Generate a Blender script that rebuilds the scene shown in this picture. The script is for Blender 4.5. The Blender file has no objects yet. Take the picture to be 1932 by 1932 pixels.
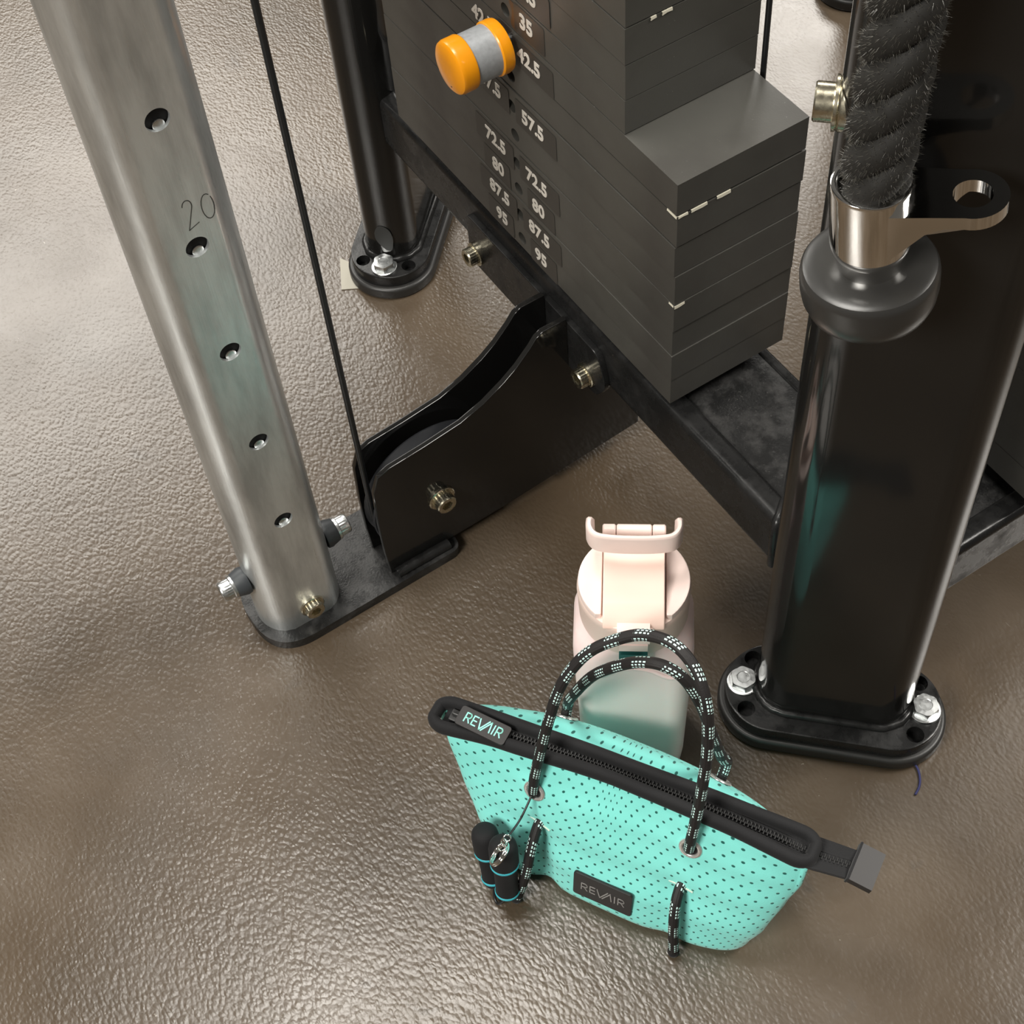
import bpy, bmesh, math, random
from mathutils import Matrix, Vector, Euler
random.seed(7)
PI = math.pi
sc = bpy.context.scene
COL = sc.collection
# ------------------------------------------------------------------ camera
cam_d = bpy.data.cameras.new('camera'); cam = bpy.data.objects.new('camera', cam_d); COL.objects.link(cam)
R_ = (0.54715685, 0.83494953, -0.05898017)
D_ = (0.66897484, -0.47856505, -0.56872502)
F_ = (-0.50308254, 0.27172554, -0.82041038)
cam.matrix_world = Matrix(((R_[0], -D_[0], -F_[0], 0.8278), (R_[1], -D_[1], -F_[1], -0.4471), (R_[2], -D_[2], -F_[2], 1.35), (0, 0, 0, 1)))
cam_d.sensor_width = 36; cam_d.lens = 55.48; cam_d.clip_start = 0.02; cam_d.clip_end = 60
sc.camera = cam
# ------------------------------------------------------------------ view, world, lamps
sc.view_settings.view_transform = 'Standard'; sc.view_settings.look = 'None'
sc.view_settings.gamma = 1; sc.view_settings.use_curve_mapping = False
sc.view_settings.exposure = 0.5
w = bpy.data.worlds.new('world'); sc.world = w; w.use_nodes = True
w.node_tree.nodes['Background'].inputs[0].default_value = (0.60, 0.56, 0.50, 1)
w.node_tree.nodes['Background'].inputs[1].default_value = 0.13

def lamp(name, loc, size, power, col=(1, 0.965, 0.90), rot=(0, 0, 0), sy=None, spread=PI):
    l = bpy.data.lights.new(name, 'AREA'); l.shape = 'RECTANGLE'; l.size = size; l.size_y = sy or size
    l.energy = power; l.color = col; l.spread = spread
    o = bpy.data.objects.new(name, l); COL.objects.link(o); o.location = loc; o.rotation_euler = rot
    return o
lamp('overhead_lamp', (-3.9, 0.1, 3.0), 2.2, 125, sy=2.6)
lamp('overhead_lamp', (-3.2, 3.4, 3.0), 1.8, 95, sy=1.6)
lamp('overhead_lamp', (-0.40, -0.30, 3.0), 0.8, 34, sy=0.8)
lamp('overhead_lamp', (1.0, -3.0, 3.0), 1.4, 160, sy=1.4)
lamp('overhead_lamp', (1.15, 2.3, 3.0), 1.1, 105, sy=1.1)  # unseen lamp added to brighten the ledge of the weight stack
lamp('overhead_lamp', (0.3, 3.2, 3.0), 0.9, 10, sy=0.9)

# ------------------------------------------------------------------ materials
def newmat(name, base=(0.5, 0.5, 0.5), rough=0.5, metal=0.0, coat=0.0, spec=0.5, **kw):
    m = bpy.data.materials.new(name); m.use_nodes = True
    b = m.node_tree.nodes['Principled BSDF']
    b.inputs['Base Color'].default_value = (*base, 1); b.inputs['Roughness'].default_value = rough
    b.inputs['Metallic'].default_value = metal; b.inputs['Coat Weight'].default_value = coat
    b.inputs['Specular IOR Level'].default_value = spec
    for k, v in kw.items(): b.inputs[k.replace('_', ' ')].default_value = v
    return m
class N:
    def __init__(s, m): s.t = m.node_tree; s.b = s.t.nodes['Principled BSDF']
    def n(s, typ, **kw):
        o = s.t.nodes.new(typ)
        for k, v in kw.items():
            if k.startswith('i_'):
                key = k[2:]; key = int(key) if key.isdigit() else key.replace('_', ' ')
                o.inputs[key].default_value = v
            else: setattr(o, k, v)
        return o
    def l(s, a, b): s.t.links.new(a, b)
    def math(s, op, a, b=None, c=None):
        o = s.t.nodes.new('ShaderNodeMath'); o.operation = op
        for i, x in enumerate((a, b, c)):
            if x is None: continue
            if isinstance(x, (int, float)): o.inputs[i].default_value = x
            else: s.l(x, o.inputs[i])
        return o.outputs[0]
    def ramp(s, fac, stops):
        o = s.t.nodes.new('ShaderNodeValToRGB'); e = o.color_ramp.elements
        while len(e) < len(stops): e.new(0.5)
        for i, (p, c) in enumerate(stops): e[i].position = p; e[i].color = (*c, 1) if len(c) == 3 else c
        s.l(fac, o.inputs[0]); return o.outputs[0]
    def noise(s, scale, detail=4, rough=0.55, vec=None, dist=0.0):
        o = s.n('ShaderNodeTexNoise'); o.inputs['Scale'].default_value = scale; o.inputs['Detail'].default_value = detail
        o.inputs['Roughness'].default_value = rough; o.inputs['Distortion'].default_value = dist
        s.l(vec if vec is not None else s.obj(), o.inputs['Vector']); return o.outputs['Fac']
    def obj(s):
        if not hasattr(s, 'tc'): s.tc = s.n('ShaderNodeTexCoord')
        return s.tc.outputs['Object']
    def mapv(s, vec, scale=(1, 1, 1), rot=(0, 0, 0), loc=(0, 0, 0)):
        o = s.n('ShaderNodeMapping'); o.inputs['Scale'].default_value = scale; o.inputs['Rotation'].default_value = rot
        o.inputs['Location'].default_value = loc; s.l(vec, o.inputs['Vector']); return o.outputs[0]
    def bump(s, h, strength, dist=0.001):
        o = s.n('ShaderNodeBump'); o.inputs['Strength'].default_value = strength; o.inputs['Distance'].default_value = dist
        s.l(h, o.inputs['Height']); s.l(o.outputs[0], s.b.inputs['Normal']); return o
    def mixc(s, fac, a, b):
        o = s.n('ShaderNodeMix'); o.data_type = 'RGBA'
        for x, i in ((fac, 0), (a, 6), (b, 7)):
            if isinstance(x, (int, float)): o.inputs[i].default_value = x
            elif isinstance(x, tuple): o.inputs[i].default_value = (*x, 1)
            else: s.l(x, o.inputs[i])
        return o.outputs[2]

M = {}
def mat_floor():
    m = newmat('floor_vinyl', (0.12, 0.09, 0.065), 0.4); q = N(m)
    o = q.obj()
    warp = q.n('ShaderNodeVectorMath', operation='MULTIPLY_ADD')
    nz = q.n('ShaderNodeTexNoise'); nz.inputs['Scale'].default_value = 90; q.l(o, nz.inputs['Vector'])
    q.l(nz.outputs['Color'], warp.inputs[0]); warp.inputs[1].default_value = (0.005, 0.005, 0.0); q.l(o, warp.inputs[2])
    v = q.n('ShaderNodeTexVoronoi'); v.feature = 'SMOOTH_F1'; v.inputs['Scale'].default_value = 1
    v.inputs['Smoothness'].default_value = 0.35
    q.l(q.mapv(warp.outputs[0], (190, 300, 1), (0, 0, 0.5)), v.inputs['Vector'])
    peb = q.math('SUBTRACT', 1.0, v.outputs['Distance'])
    fine = q.noise(420, 3)
    wear = q.ramp(q.noise(2.6, 5, 0.6), [(0.34, (0.5, 0.5, 0.5)), (0.62, (1, 1, 1))])
    h = q.math('MULTIPLY_ADD', fine, 0.35, peb)
    sc1 = q.mapv(o, (6, 60, 1), (0, 0, 0.9)); sc2 = q.mapv(o, (60, 5, 1), (0, 0, 0.35))
    s1 = q.ramp(q.noise(1.0, 6, 0.7, sc1, 2.0), [(0.68, (0, 0, 0)), (0.74, (1, 1, 1))])
    s2 = q.ramp(q.noise(1.0, 6, 0.7, sc2, 2.0), [(0.68, (0, 0, 0)), (0.74, (1, 1, 1))])
    sp_ = q.n('ShaderNodeSeparateXYZ'); q.l(o, sp_.inputs[0])
    walk = q.math('MULTIPLY_ADD', sp_.outputs[1], 1.2, sp_.outputs[0])      # grain worn flatter where people stand
    mr = q.n('ShaderNodeMapRange'); mr.inputs[1].default_value = 0.05; mr.inputs[2].default_value = 0.55; mr.inputs[3].default_value = 1.0; mr.inputs[4].default_value = 0.4
    q.l(walk, mr.inputs[0])
    hb = q.math('MULTIPLY', q.math('MULTIPLY', h, wear), mr.outputs[0])
    bp = q.bump(hb, 0.45, 0.0009)
    base = q.ramp(q.noise(3.2, 6, 0.62), [(0.3, (0.050, 0.035, 0.021)), (0.5, (0.073, 0.052, 0.033)), (0.72, (0.100, 0.076, 0.053))])
    c2 = q.mixc(q.math('MULTIPLY', q.math('MAXIMUM', s1, s2), 0.24), base, (0.33, 0.30, 0.26))
    spk = q.ramp(q.noise(150, 2, 0.5), [(0.755, (0, 0, 0)), (0.79, (1, 1, 1))])
    c3 = q.mixc(q.math('MULTIPLY', spk, 0.6), c2, (0.42, 0.39, 0.34))
    # a few dark scuffs
    dk = q.ramp(q.noise(11, 3, 0.5, None, 1.2), [(0.70, (0, 0, 0)), (0.78, (1, 1, 1))])
    c4 = q.mixc(q.math('MULTIPLY', dk, 0.5), c3, (0.05, 0.045, 0.04))
    q.l(c4, q.b.inputs['Base Color'])
    r = q.ramp(q.noise(5, 5, 0.6), [(0.3, (0.22,) * 3), (0.7, (0.32,) * 3)])
    q.l(r, q.b.inputs['Roughness']); q.b.inputs['Specular IOR Level'].default_value = 0.7
    return m
M['floor'] = mat_floor()

def mat_black(name, rough, bumpS, scale=260, base=0.011, dust=0.0):
    m = newmat(name, (base, base * 0.97, base * 0.92), rough, 0, 0.0, 0.52); q = N(m)
    q.bump(q.noise(scale, 2), bumpS, 0.0004)
    if dust:
        d = q.ramp(q.noise(38, 6, 0.7), [(0.46, (0, 0, 0)), (0.68, (1, 1, 1))])
        sp = q.ramp(q.noise(520, 2, 0.5), [(0.66, (0, 0, 0)), (0.74, (1, 1, 1))])
        f = q.math('MAXIMUM', q.math('MULTIPLY', d, dust), q.math('MULTIPLY', sp, dust * 1.5))
        q.l(q.mixc(f, (base, base, base), (0.16, 0.155, 0.15)), q.b.inputs['Base Color'])
        q.l(q.math('MULTIPLY_ADD', d, 0.25, rough), q.b.inputs['Roughness'])
    return m
M['paint'] = mat_black('black_gloss_paint', 0.11, 0.035, 60)
M['paint2'] = mat_black('black_dusty_paint', 0.3, 0.5, 420, 0.012, 0.2)
M['paint3'] = mat_black('black_satin_paint', 0.24, 0.25, 300, 0.011, 0.04)
M['paint3'].node_tree.nodes['Principled BSDF'].inputs['Specular IOR Level'].default_value = 0.28
M['rubber'] = mat_black('black_rubber', 0.42, 0.15, 300, 0.022)
M['ball'] = mat_black('worn_black_rubber', 0.3, 0.12, 120, 0.03)
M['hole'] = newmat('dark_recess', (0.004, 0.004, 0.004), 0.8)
M['washer_rubber'] = newmat('grey_rubber_washer', (0.045, 0.05, 0.055), 0.45)

def mat_plate():
    m = newmat('weight_plate_black', (0.05, 0.048, 0.043), 0.5, 0, 0, 0.55); q = N(m)
    c = q.ramp(q.noise(9, 5, 0.6), [(0.35, (0.040, 0.037, 0.033)), (0.65, (0.060, 0.058, 0.051))])
    s = q.ramp(q.noise(330, 2), [(0.74, (0, 0, 0)), (0.78, (1, 1, 1))])
    q.l(q.mixc(q.math('MULTIPLY', s, 0.25), c, (0.3, 0.3, 0.28)), q.b.inputs['Base Color'])
    q.l(q.ramp(q.noise(14, 5), [(0.3, (0.33,) * 3), (0.7, (0.46,) * 3)]), q.b.inputs['Roughness'])
    q.bump(q.noise(600, 2), 0.12, 0.0003); return m
M['plate'] = mat_plate()
M['plate_edge'] = newmat('plate_edge_highlight', (0.20, 0.197, 0.19), 0.4)  # painted highlight: lighter colour for the plates' upper bevels
M['sticker'] = newmat('sticker_dark', (0.036, 0.033, 0.029), 0.42)
M['ink'] = newmat('printed_white', (0.60, 0.56, 0.50), 0.6)
M['chip'] = newmat('chipped_cream_primer', (0.55, 0.52, 0.42), 0.7)
M['chrome'] = newmat('chrome', (0.86, 0.85, 0.83), 0.07, 1.0)
def mat_zinc(name, base, rough):
    m = newmat(name, base, rough, 1.0); q = N(m)
    q.l(q.ramp(q.noise(260, 4), [(0.35, (rough * 0.9,) * 3), (0.7, (rough * 1.3,) * 3)]), q.b.inputs['Roughness'])
    c = q.ramp(q.noise(300, 4), [(0.35, tuple(x * 0.88 for x in base)), (0.65, base)])
    q.l(c, q.b.inputs['Base Color']); return m
M['zinc'] = mat_zinc('zinc_plated_steel', (0.74, 0.76, 0.76), 0.3)
M['yzinc'] = mat_zinc('yellow_zinc_bolt', (0.66, 0.61, 0.47), 0.24)
M['alu'] = mat_zinc('scuffed_aluminium', (0.52, 0.54, 0.56), 0.45); M['alu'].node_tree.nodes['Principled BSDF'].inputs['Metallic'].default_value = 0.45
def mat_brushed():
    m = newmat('brushed_steel', (0.50, 0.49, 0.46), 0.27, 0.8); q = N(m)
    o = q.obj()
    st = q.noise(1.0, 4, 0.6, q.mapv(o, (900, 900, 12)))
    blot = q.noise(1.0, 5, 0.6, q.mapv(o, (50, 50, 9)))
    q.l(q.ramp(st, [(0.3, (0.27,) * 3), (0.7, (0.42,) * 3)]), q.b.inputs['Roughness'])
    q.l(q.ramp(blot, [(0.32, (0.56, 0.58, 0.58)), (0.6, (0.80, 0.83, 0.83))]), q.b.inputs['Base Color'])
    q.bump(st, 0.22, 0.0003); q.b.inputs['Anisotropic'].default_value = 0.4
    return m
M['brushed'] = mat_brushed()
def mat_scratch_ink(): return newmat('pencil_grey', (0.05, 0.05, 0.045), 0.6)
M['pencil'] = mat_scratch_ink()
M['orange'] = newmat('orange_plastic', (0.98, 0.36, 0.005), 0.33, 0, 0.2)
M['cable'] = newmat('black_coated_cable', (0.013, 0.014, 0.015), 0.35)

def mat_teal():
    m = newmat('mint_neoprene', (0.24, 0.82, 0.72), 0.75, 0, 0, 0.3); q = N(m)
    uv = q.n('ShaderNodeUVMap'); uv.uv_map = 'UVMap'
    sx = q.n('ShaderNodeSeparateXYZ'); q.l(uv.outputs[0], sx.inputs[0])
    def lattice(ox, oy, px=0.0124, py=0.0135):
        a = q.math('SUBTRACT', q.math('FRACT', q.math('MULTIPLY_ADD', sx.outputs[0], 1 / px, ox)), 0.5)
        b = q.math('SUBTRACT', q.math('FRACT', q.math('MULTIPLY_ADD', sx.outputs[1], 1 / py, oy)), 0.5)
        a = q.math('MULTIPLY', a, px); b = q.math('MULTIPLY', b, py)
        return q.math('SQRT', q.math('ADD', q.math('MULTIPLY', a, a), q.math('MULTIPLY', b, b)))
    d = q.math('MINIMUM', lattice(0, 0), lattice(0.5, 0.5))
    hole = q.ramp(q.math('MULTIPLY', d, 1000.0 / 3), [(0.34, (1, 1, 1)), (0.48, (0, 0, 0))])
    weave = q.noise(900, 2)
    base = q.mixc(q.ramp(q.noise(14, 3), [(0.3, (0, 0, 0)), (0.7, (1, 1, 1))]), (0.235, 0.81, 0.73), (0.265, 0.87, 0.79))
    q.l(q.mixc(hole, base, (0.005, 0.12, 0.10)), q.b.inputs['Base Color'])
    hh = q.math('MULTIPLY_ADD', hole, -2.5, q.math('MULTIPLY', weave, 0.5))
    q.bump(hh, 0.45, 0.0006)
    q.b.inputs['Sheen Weight'].default_value = 0.25; q.b.inputs['Sheen Roughness'].default_value = 0.5
    return m
M['teal'] = mat_teal()
def mat_fab(name, base, bs=0.4, sheen=0.2):
    m = newmat(name, base, 0.8, 0, 0, 0.3); q = N(m); q.bump(q.noise(700, 3), bs, 0.0005)
    q.b.inputs['Sheen Weight'].default_value = sheen; return m
M['blackfab'] = mat_fab('black_neoprene', (0.011, 0.011, 0.012), 0.35, 0.06)
M['tape'] = mat_fab('black_zip_tape', (0.012, 0.012, 0.013), 0.7, 0.1)
M['teeth'] = newmat('black_zip_teeth', (0.035, 0.035, 0.035), 0.28, 0.3)
M['patch'] = newmat('black_rubber_patch', (0.014, 0.012, 0.012), 0.5)
M['mintprint'] = newmat('mint_print', (0.35, 0.85, 0.75), 0.6)
M['greyprint'] = newmat('grey_embossed_print', (0.30, 0.29, 0.28), 0.35)
def mat_cord():
    m = newmat('black_cord_mint_fleck', (0.01, 0.01, 0.01), 0.65); q = N(m)
    uv = q.n('ShaderNodeUVMap'); uv.uv_map = 'UVMap'
    s = q.n('ShaderNodeSeparateXYZ'); q.l(uv.outputs[0], s.inputs[0])
    u = s.outputs[0]; v = s.outputs[1]      # u = metres along, v = turns
    ang = q.math('MULTIPLY', v, 12.0)       # 12 strands around
    fa = q.math('ABSOLUTE', q.math('SUBTRACT', q.math('FRACT', ang), 0.5))
    su = q.math('MULTIPLY_ADD', q.math('FLOOR', ang), 0.0009, u)
    fd = q.math('ABSOLUTE', q.math('SUBTRACT', q.math('FRACT', q.math('MULTIPLY', su, 1 / 0.0036)), 0.5))
    dash = q.math('MULTIPLY', q.math('LESS_THAN', fa, 0.26), q.math('LESS_THAN', fd, 0.30))
    grp = q.math('FRACT', q.math('MULTIPLY', su, 1 / 0.0262))
    g = q.math('LESS_THAN', grp, 0.52)
    odd = q.math('LESS_THAN', q.math('FRACT', q.math('MULTIPLY', q.math('FLOOR', ang), 0.25)), 0.70)
    f = q.math('MULTIPLY', q.math('MULTIPLY', dash, g), odd)
    q.l(q.mixc(f, (0.012, 0.010, 0.010), (0.72, 1.0, 0.96)), q.b.inputs['Base Color'])
    st = q.math('SUBTRACT', 0.5, fa)
    q.bump(q.math('ADD', st, q.math('MULTIPLY', q.noise(900, 2), 0.5)), 0.6, 0.0006)
    return m
M['cord'] = mat_cord()
M['pale'] = newmat('pale_cut_edge', (0.62, 0.72, 0.62), 0.6)
M['eyelet'] = newmat('silver_eyelet', (0.88, 0.87, 0.85), 0.22, 0.75)
def mat_bottle(name, base, top, z0, z1, trans):
    m = newmat(name, base, 0.34, 0, 0, 0.5); q = N(m)
    s = q.n('ShaderNodeSeparateXYZ'); q.l(q.obj(), s.inputs[0])
    q.l(q.mixc(q.ramp(s.outputs[2], [(z0, (0, 0, 0)), (z1, (1, 1, 1))]), base, top), q.b.inputs['Base Color'])
    q.b.inputs['Transmission Weight'].default_value = trans; q.b.inputs['IOR'].default_value = 1.3
    q.b.inputs['Subsurface Weight'].default_value = 0.25; q.b.inputs['Subsurface Radius'].default_value = (0.03, 0.015, 0.012)
    return m
M['bottle'] = mat_bottle('frosted_bottle', (0.92, 0.79, 0.76), (0.96, 0.76, 0.74), 0.11, 0.21, 0.08)
M['lid'] = newmat('pink_lid_plastic', (0.96, 0.72, 0.62), 0.32, 0, 0, 0.5); 
M['lid2'] = newmat('pale_pink_plastic', (0.97, 0.79, 0.73), 0.3)
M['lidring'] = newmat('pink_grey_plastic', (0.78, 0.62, 0.55), 0.4)
M['dteal'] = newmat('dark_green_button', (0.01, 0.09, 0.085), 0.35)
M['tealring'] = newmat('teal_ring', (0.05, 0.42, 0.50), 0.4)
M['foam'] = mat_fab('black_soft_grip', (0.010, 0.010, 0.011), 0.1, 0.03)
M['plush'] = newmat('black_chenille', (0.016, 0.015, 0.013), 0.7, 0, 0, 0.4)
M['fuzz'] = newmat('black_fuzz', (0.085, 0.080, 0.068), 0.4, 0, 0, 0.6)
M['paper'] = newmat('paper', (0.40, 0.38, 0.32), 0.8)
M['thread'] = newmat('blue_thread', (0.03, 0.032, 0.11), 0.8)

# ------------------------------------------------------------------ mesh helpers
def finish(name, bm, mat, parent=None, smooth=25, origin=None):
    me = bpy.data.meshes.new(name)
    bmesh.ops.recalc_face_normals(bm, faces=bm.faces)
    if origin is not None: bmesh.ops.translate(bm, verts=bm.verts, vec=-Vector(origin))
    bm.to_mesh(me); bm.free()
    if smooth:
        me.polygons.foreach_set('use_smooth', [True] * len(me.polygons))
        me.set_sharp_from_angle(angle=math.radians(smooth))
    if mat is not None: me.materials.append(mat)
    o = bpy.data.objects.new(name, me); COL.objects.link(o)
    if smooth and smooth < 55: weight(o)
    if origin is not None: o.location = origin
    if parent is not None: attach(o, parent)
    return o
def weight(o):
    wn = o.modifiers.new('weighted_normals', 'WEIGHTED_NORMAL'); wn.keep_sharp = True; wn.weight = 80
def wloc(p):
    v = Vector((0, 0, 0))
    if p.parent is None: return p.location.copy()
    return p.location.copy() if p.get('_w') is None else p.location.copy()
def attach(o, p):
    # every object keeps its location in world space; parents are never rotated
    o.parent = p; o.matrix_parent_inverse = Matrix.Translation(-p.location) if True else None
    # world location of the parent equals p.location because of this convention
def empty(name, loc, label, cat, group=None):
    o = bpy.data.objects.new(name, None); COL.objects.link(o); o.location = loc; o.empty_display_size = 0.05
    o['label'] = label; o['category'] = cat
    if group: o['group'] = group
    return o
def tag(o, label, cat=None, group=None, kind=None):
    if label: o['label'] = label
    if cat: o['category'] = cat
    if group: o['group'] = group
    if kind: o['kind'] = kind
    return o
def bev(bm, w, seg=2, ang=30):
    es = [e for e in bm.edges if len(e.link_faces) == 2 and e.calc_face_angle(0) > math.radians(ang)]
    bmesh.ops.bevel(bm, geom=es, offset=w, segments=seg, affect='EDGES', profile=0.5)
def box(bm, lo, hi, mtx=None):
    vs = [bm.verts.new((x, y, z)) for z in (lo[2], hi[2]) for y in (lo[1], hi[1]) for x in (lo[0], hi[0])]
    for f in ((0, 2, 3, 1), (4, 5, 7, 6), (0, 1, 5, 4), (2, 6, 7, 3), (0, 4, 6, 2), (1, 3, 7, 5)): bm.faces.new([vs[i] for i in f])
    if mtx is not None: bmesh.ops.transform(bm, matrix=mtx, verts=vs)
    return vs
def prism(bm, pts, h0, h1, mtx=None, cap=True):
    a = [bm.verts.new((p[0], p[1], h0)) for p in pts]; b = [bm.verts.new((p[0], p[1], h1)) for p in pts]
    n = len(pts)
    for i in range(n): bm.faces.new((a[i], a[(i + 1) % n], b[(i + 1) % n], b[i]))
    if cap: bm.faces.new(list(reversed(a))); bm.faces.new(b)
    if mtx is not None: bmesh.ops.transform(bm, matrix=mtx, verts=a + b)
    return a, b
def rrect(hx, hy, r, n=6, cx=0, cy=0):
    out = []
    for sx, sy, a0 in ((1, 1, 0), (-1, 1, 90), (-1, -1, 180), (1, -1, 270)):
        for i in range(n + 1):
            a = math.radians(a0 + 90 * i / n); out.append((cx + sx * (hx - r) + r * math.cos(a), cy + sy * (hy - r) + r * math.sin(a)))
    return out
def roundpoly(pts, rads, n=5):
    out = []; L = len(pts)
    for i, p in enumerate(pts):
        p = Vector(p); a = Vector(pts[i - 1]); b = Vector(pts[(i + 1) % L]); r = rads[i] if isinstance(rads, (list, tuple)) else rads
        if r <= 0: out.append(tuple(p)); continue
        u = (a - p); v = (b - p); d = min(r, u.length * 0.45, v.length * 0.45); u.normalize(); v.normalize()
        A = p + u * d; B = p + v * d
        for k in range(n + 1):
            t = k / n; out.append(tuple(A * (1 - t) ** 2 + p * 2 * t * (1 - t) + B * t * t))
    return out
def lathe(bm, prof, n=24, mtx=None, rf=None, capa=True, capb=True):
    rings = []
    for j, (r, z) in enumerate(prof):
        ring = []
        for i in range(n):
            a = 2 * PI * i / n; rr = rf(j, a, r) if rf else r
            ring.append(bm.verts.new((rr * math.cos(a), rr * math.sin(a), z)))
        rings.append(ring)
    for A, B in zip(rings, rings[1:]):
        for i in range(n): bm.faces.new((A[i], A[(i + 1) % n], B[(i + 1) % n], B[i]))
    if capa: bm.faces.new(list(reversed(rings[0])))
    if capb: bm.faces.new(rings[-1])
    if mtx is not None: bmesh.ops.transform(bm, matrix=mtx, verts=[v for r in rings for v in r])
    return rings
def axis_m(p, d, up=(0, 0, 1)):
    z = Vector(d).normalized(); u = Vector(up)
    if abs(z.dot(u)) > 0.98: u = Vector((1, 0, 0))
    x = u.cross(z).normalized(); y = z.cross(x)
    return Matrix(((x[0], y[0], z[0], p[0]), (x[1], y[1], z[1], p[1]), (x[2], y[2], z[2], p[2]), (0, 0, 0, 1)))
def spline(pts, n):
    pts = [Vector(p) for p in pts]; out = []; L = len(pts)
    for i in range(L - 1):
        p0 = pts[max(i - 1, 0)]; p1 = pts[i]; p2 = pts[i + 1]; p3 = pts[min(i + 2, L - 1)]
        for k in range(n):
            t = k / n
            out.append(0.5 * ((2 * p1) + (p2 - p0) * t + (2 * p0 - 5 * p1 + 4 * p2 - p3) * t * t + (-p0 + 3 * p1 - 3 * p2 + p3) * t ** 3))
    out.append(pts[-1]); return out
def tube(bm, pts, r, n=12, closed=False, caps=True, uv=False, squash=None):
    pts = [Vector(p) for p in pts]; L = len(pts); rings = []; dist = [0]
    for i in range(1, L): dist.append(dist[-1] + (pts[i] - pts[i - 1]).length)
    T = []
    for i in range(L):
        if closed: t = pts[(i + 1) % L] - pts[i - 1]
        else: t = pts[min(i + 1, L - 1)] - pts[max(i - 1, 0)]
        T.append(t.normalized())
    nrm = T[0].orthogonal().normalized()
    if closed: nrm = (Vector((0, 0, 1)) - T[0] * T[0].z).normalized()
    for i in range(L):
        nrm = (nrm - T[i] * nrm.dot(T[i])).normalized(); b = T[i].cross(nrm)
        rr = r[i] if isinstance(r, (list, tuple)) else r
        sa, sb = squash if squash else (1, 1)
        rings.append([bm.verts.new(pts[i] + (nrm * math.cos(2 * PI * k / n) * sa + b * math.sin(2 * PI * k / n) * sb) * rr) for k in range(n)])
    lay = bm.loops.layers.uv.new('UVMap') if uv else None
    segs = range(L if closed else L - 1)
    for i in segs:
        A = rings[i]; B = rings[(i + 1) % L]
        for k in range(n):
            f = bm.faces.new((A[k], A[(k + 1) % n], B[(k + 1) % n], B[k]))
            if uv:
                dd = (dist[i], dist[i + 1] if i + 1 < L else dist[i])
                for lp, (du, dv) in zip(f.loops, ((0, 0), (0, 1), (1, 1), (1, 0))): lp[lay].uv = (dd[du], (k + dv) / n)
    if caps and not closed: bm.faces.new(list(reversed(rings[0]))); bm.faces.new(rings[-1])
    return rings
def T_obj(name, pts, r, mat, parent=None, **k):
    bm = bmesh.new(); tube(bm, pts, r, **k); return finish(name, bm, mat, parent, smooth=60)
def boolcut(o, cutter_bm):
    me = bpy.data.meshes.new('cut'); bmesh.ops.recalc_face_normals(cutter_bm, faces=cutter_bm.faces); cutter_bm.to_mesh(me); cutter_bm.free()
    c = bpy.data.objects.new('cut', me); COL.objects.link(c)
    o.modifiers.clear(); md = o.modifiers.new('b', 'BOOLEAN'); md.operation = 'DIFFERENCE'; md.solver = 'EXACT'; md.object = c
    bpy.context.view_layer.update()
    dg = bpy.context.evaluated_depsgraph_get(); new = bpy.data.meshes.new_from_object(o.evaluated_get(dg))
    o.modifiers.clear(); old = o.data; o.data = new; new.name = old.name
    bpy.data.objects.remove(c); bpy.data.meshes.remove(me)
    new.polygons.foreach_set('use_smooth', [True] * len(new.polygons)); new.set_sharp_from_angle(angle=math.radians(25)); weight(o)
    return o
def hex_r(a, r):   # radius of a hexagon with corner radius r at angle a
    k = PI / 3; a = (a % k) - k / 2
    return r * math.cos(k / 2) / math.cos(a)
def hexbolt(p, d, parent, r=0.0125, mat='zinc', name='hex_bolt', label=None):
    bm = bmesh.new(); m = axis_m(p, d)
    lathe(bm, [(r * 1.18, 0), (r * 1.18, 0.0018), (r * 1.0, 0.0028)], 32, m)
    lathe(bm, [(r, 0.002), (r, 0.0085), (r * 0.93, 0.0102), (r * 0.5, 0.0104), (r * 0.45, 0.0100)], 36, m,
          rf=lambda j, a, rr: hex_r(a, rr) if j < 2 else (min(hex_r(a, rr * 1.06), rr) if j == 2 else rr))
    o = finish(name, bm, M[mat], parent, 25)
    if label: o['label'] = label
    return o
def capbolt(p, d, parent, r=0.0095, L=0.010, mat='yzinc', wr=0.0125, rubber=False, name='socket_bolt'):
    z = 0.0; m = axis_m(p, d); bm = bmesh.new()
    if rubber:
        b2 = bmesh.new(); lathe(b2, [(wr * 1.15, 0), (wr * 1.2, 0.004), (wr * 0.98, 0.014), (r * 0.8, 0.0145)], 28, m)
        ro = finish('rubber_washer', b2, M['washer_rubber'], parent, 40); z = 0.0135
    lathe(bm, [(wr, z), (wr, z + 0.0025), (wr * 0.93, z + 0.0032), (r * 0.9, z + 0.0033)], 32, m)
    kn = lambda j, a, rr: (rr * (1 + 0.02 * math.cos(a * 24)) if j in (0, 1, 2) else (hex_r(a, rr) if j >= 5 else rr))
    lathe(bm, [(r, z + 0.003), (r, z + L * 0.6), (r, z + L * 0.9), (r * 0.92, z + L), (r * 0.66, z + L), (r * 0.58, z + L * 0.97), (r * 0.56, z + L * 0.35)], 48, m, rf=kn)
    return finish(name, bm, M[mat], parent, 30)
def text_mesh(s, size, bold=0.0, ext=0.0002):
    cu = bpy.data.curves.new('t', 'FONT'); cu.body = s; cu.size = size; cu.offset = bold; cu.extrude = ext; cu.align_x = 'CENTER'; cu.align_y = 'CENTER'
    cu.resolution_u = 3
    o = bpy.data.objects.new('t', cu); COL.objects.link(o); bpy.context.view_layer.update()
    me = bpy.data.meshes.new_from_object(o.evaluated_get(bpy.context.evaluated_depsgraph_get())); bpy.data.objects.remove(o)
    return me

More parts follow.
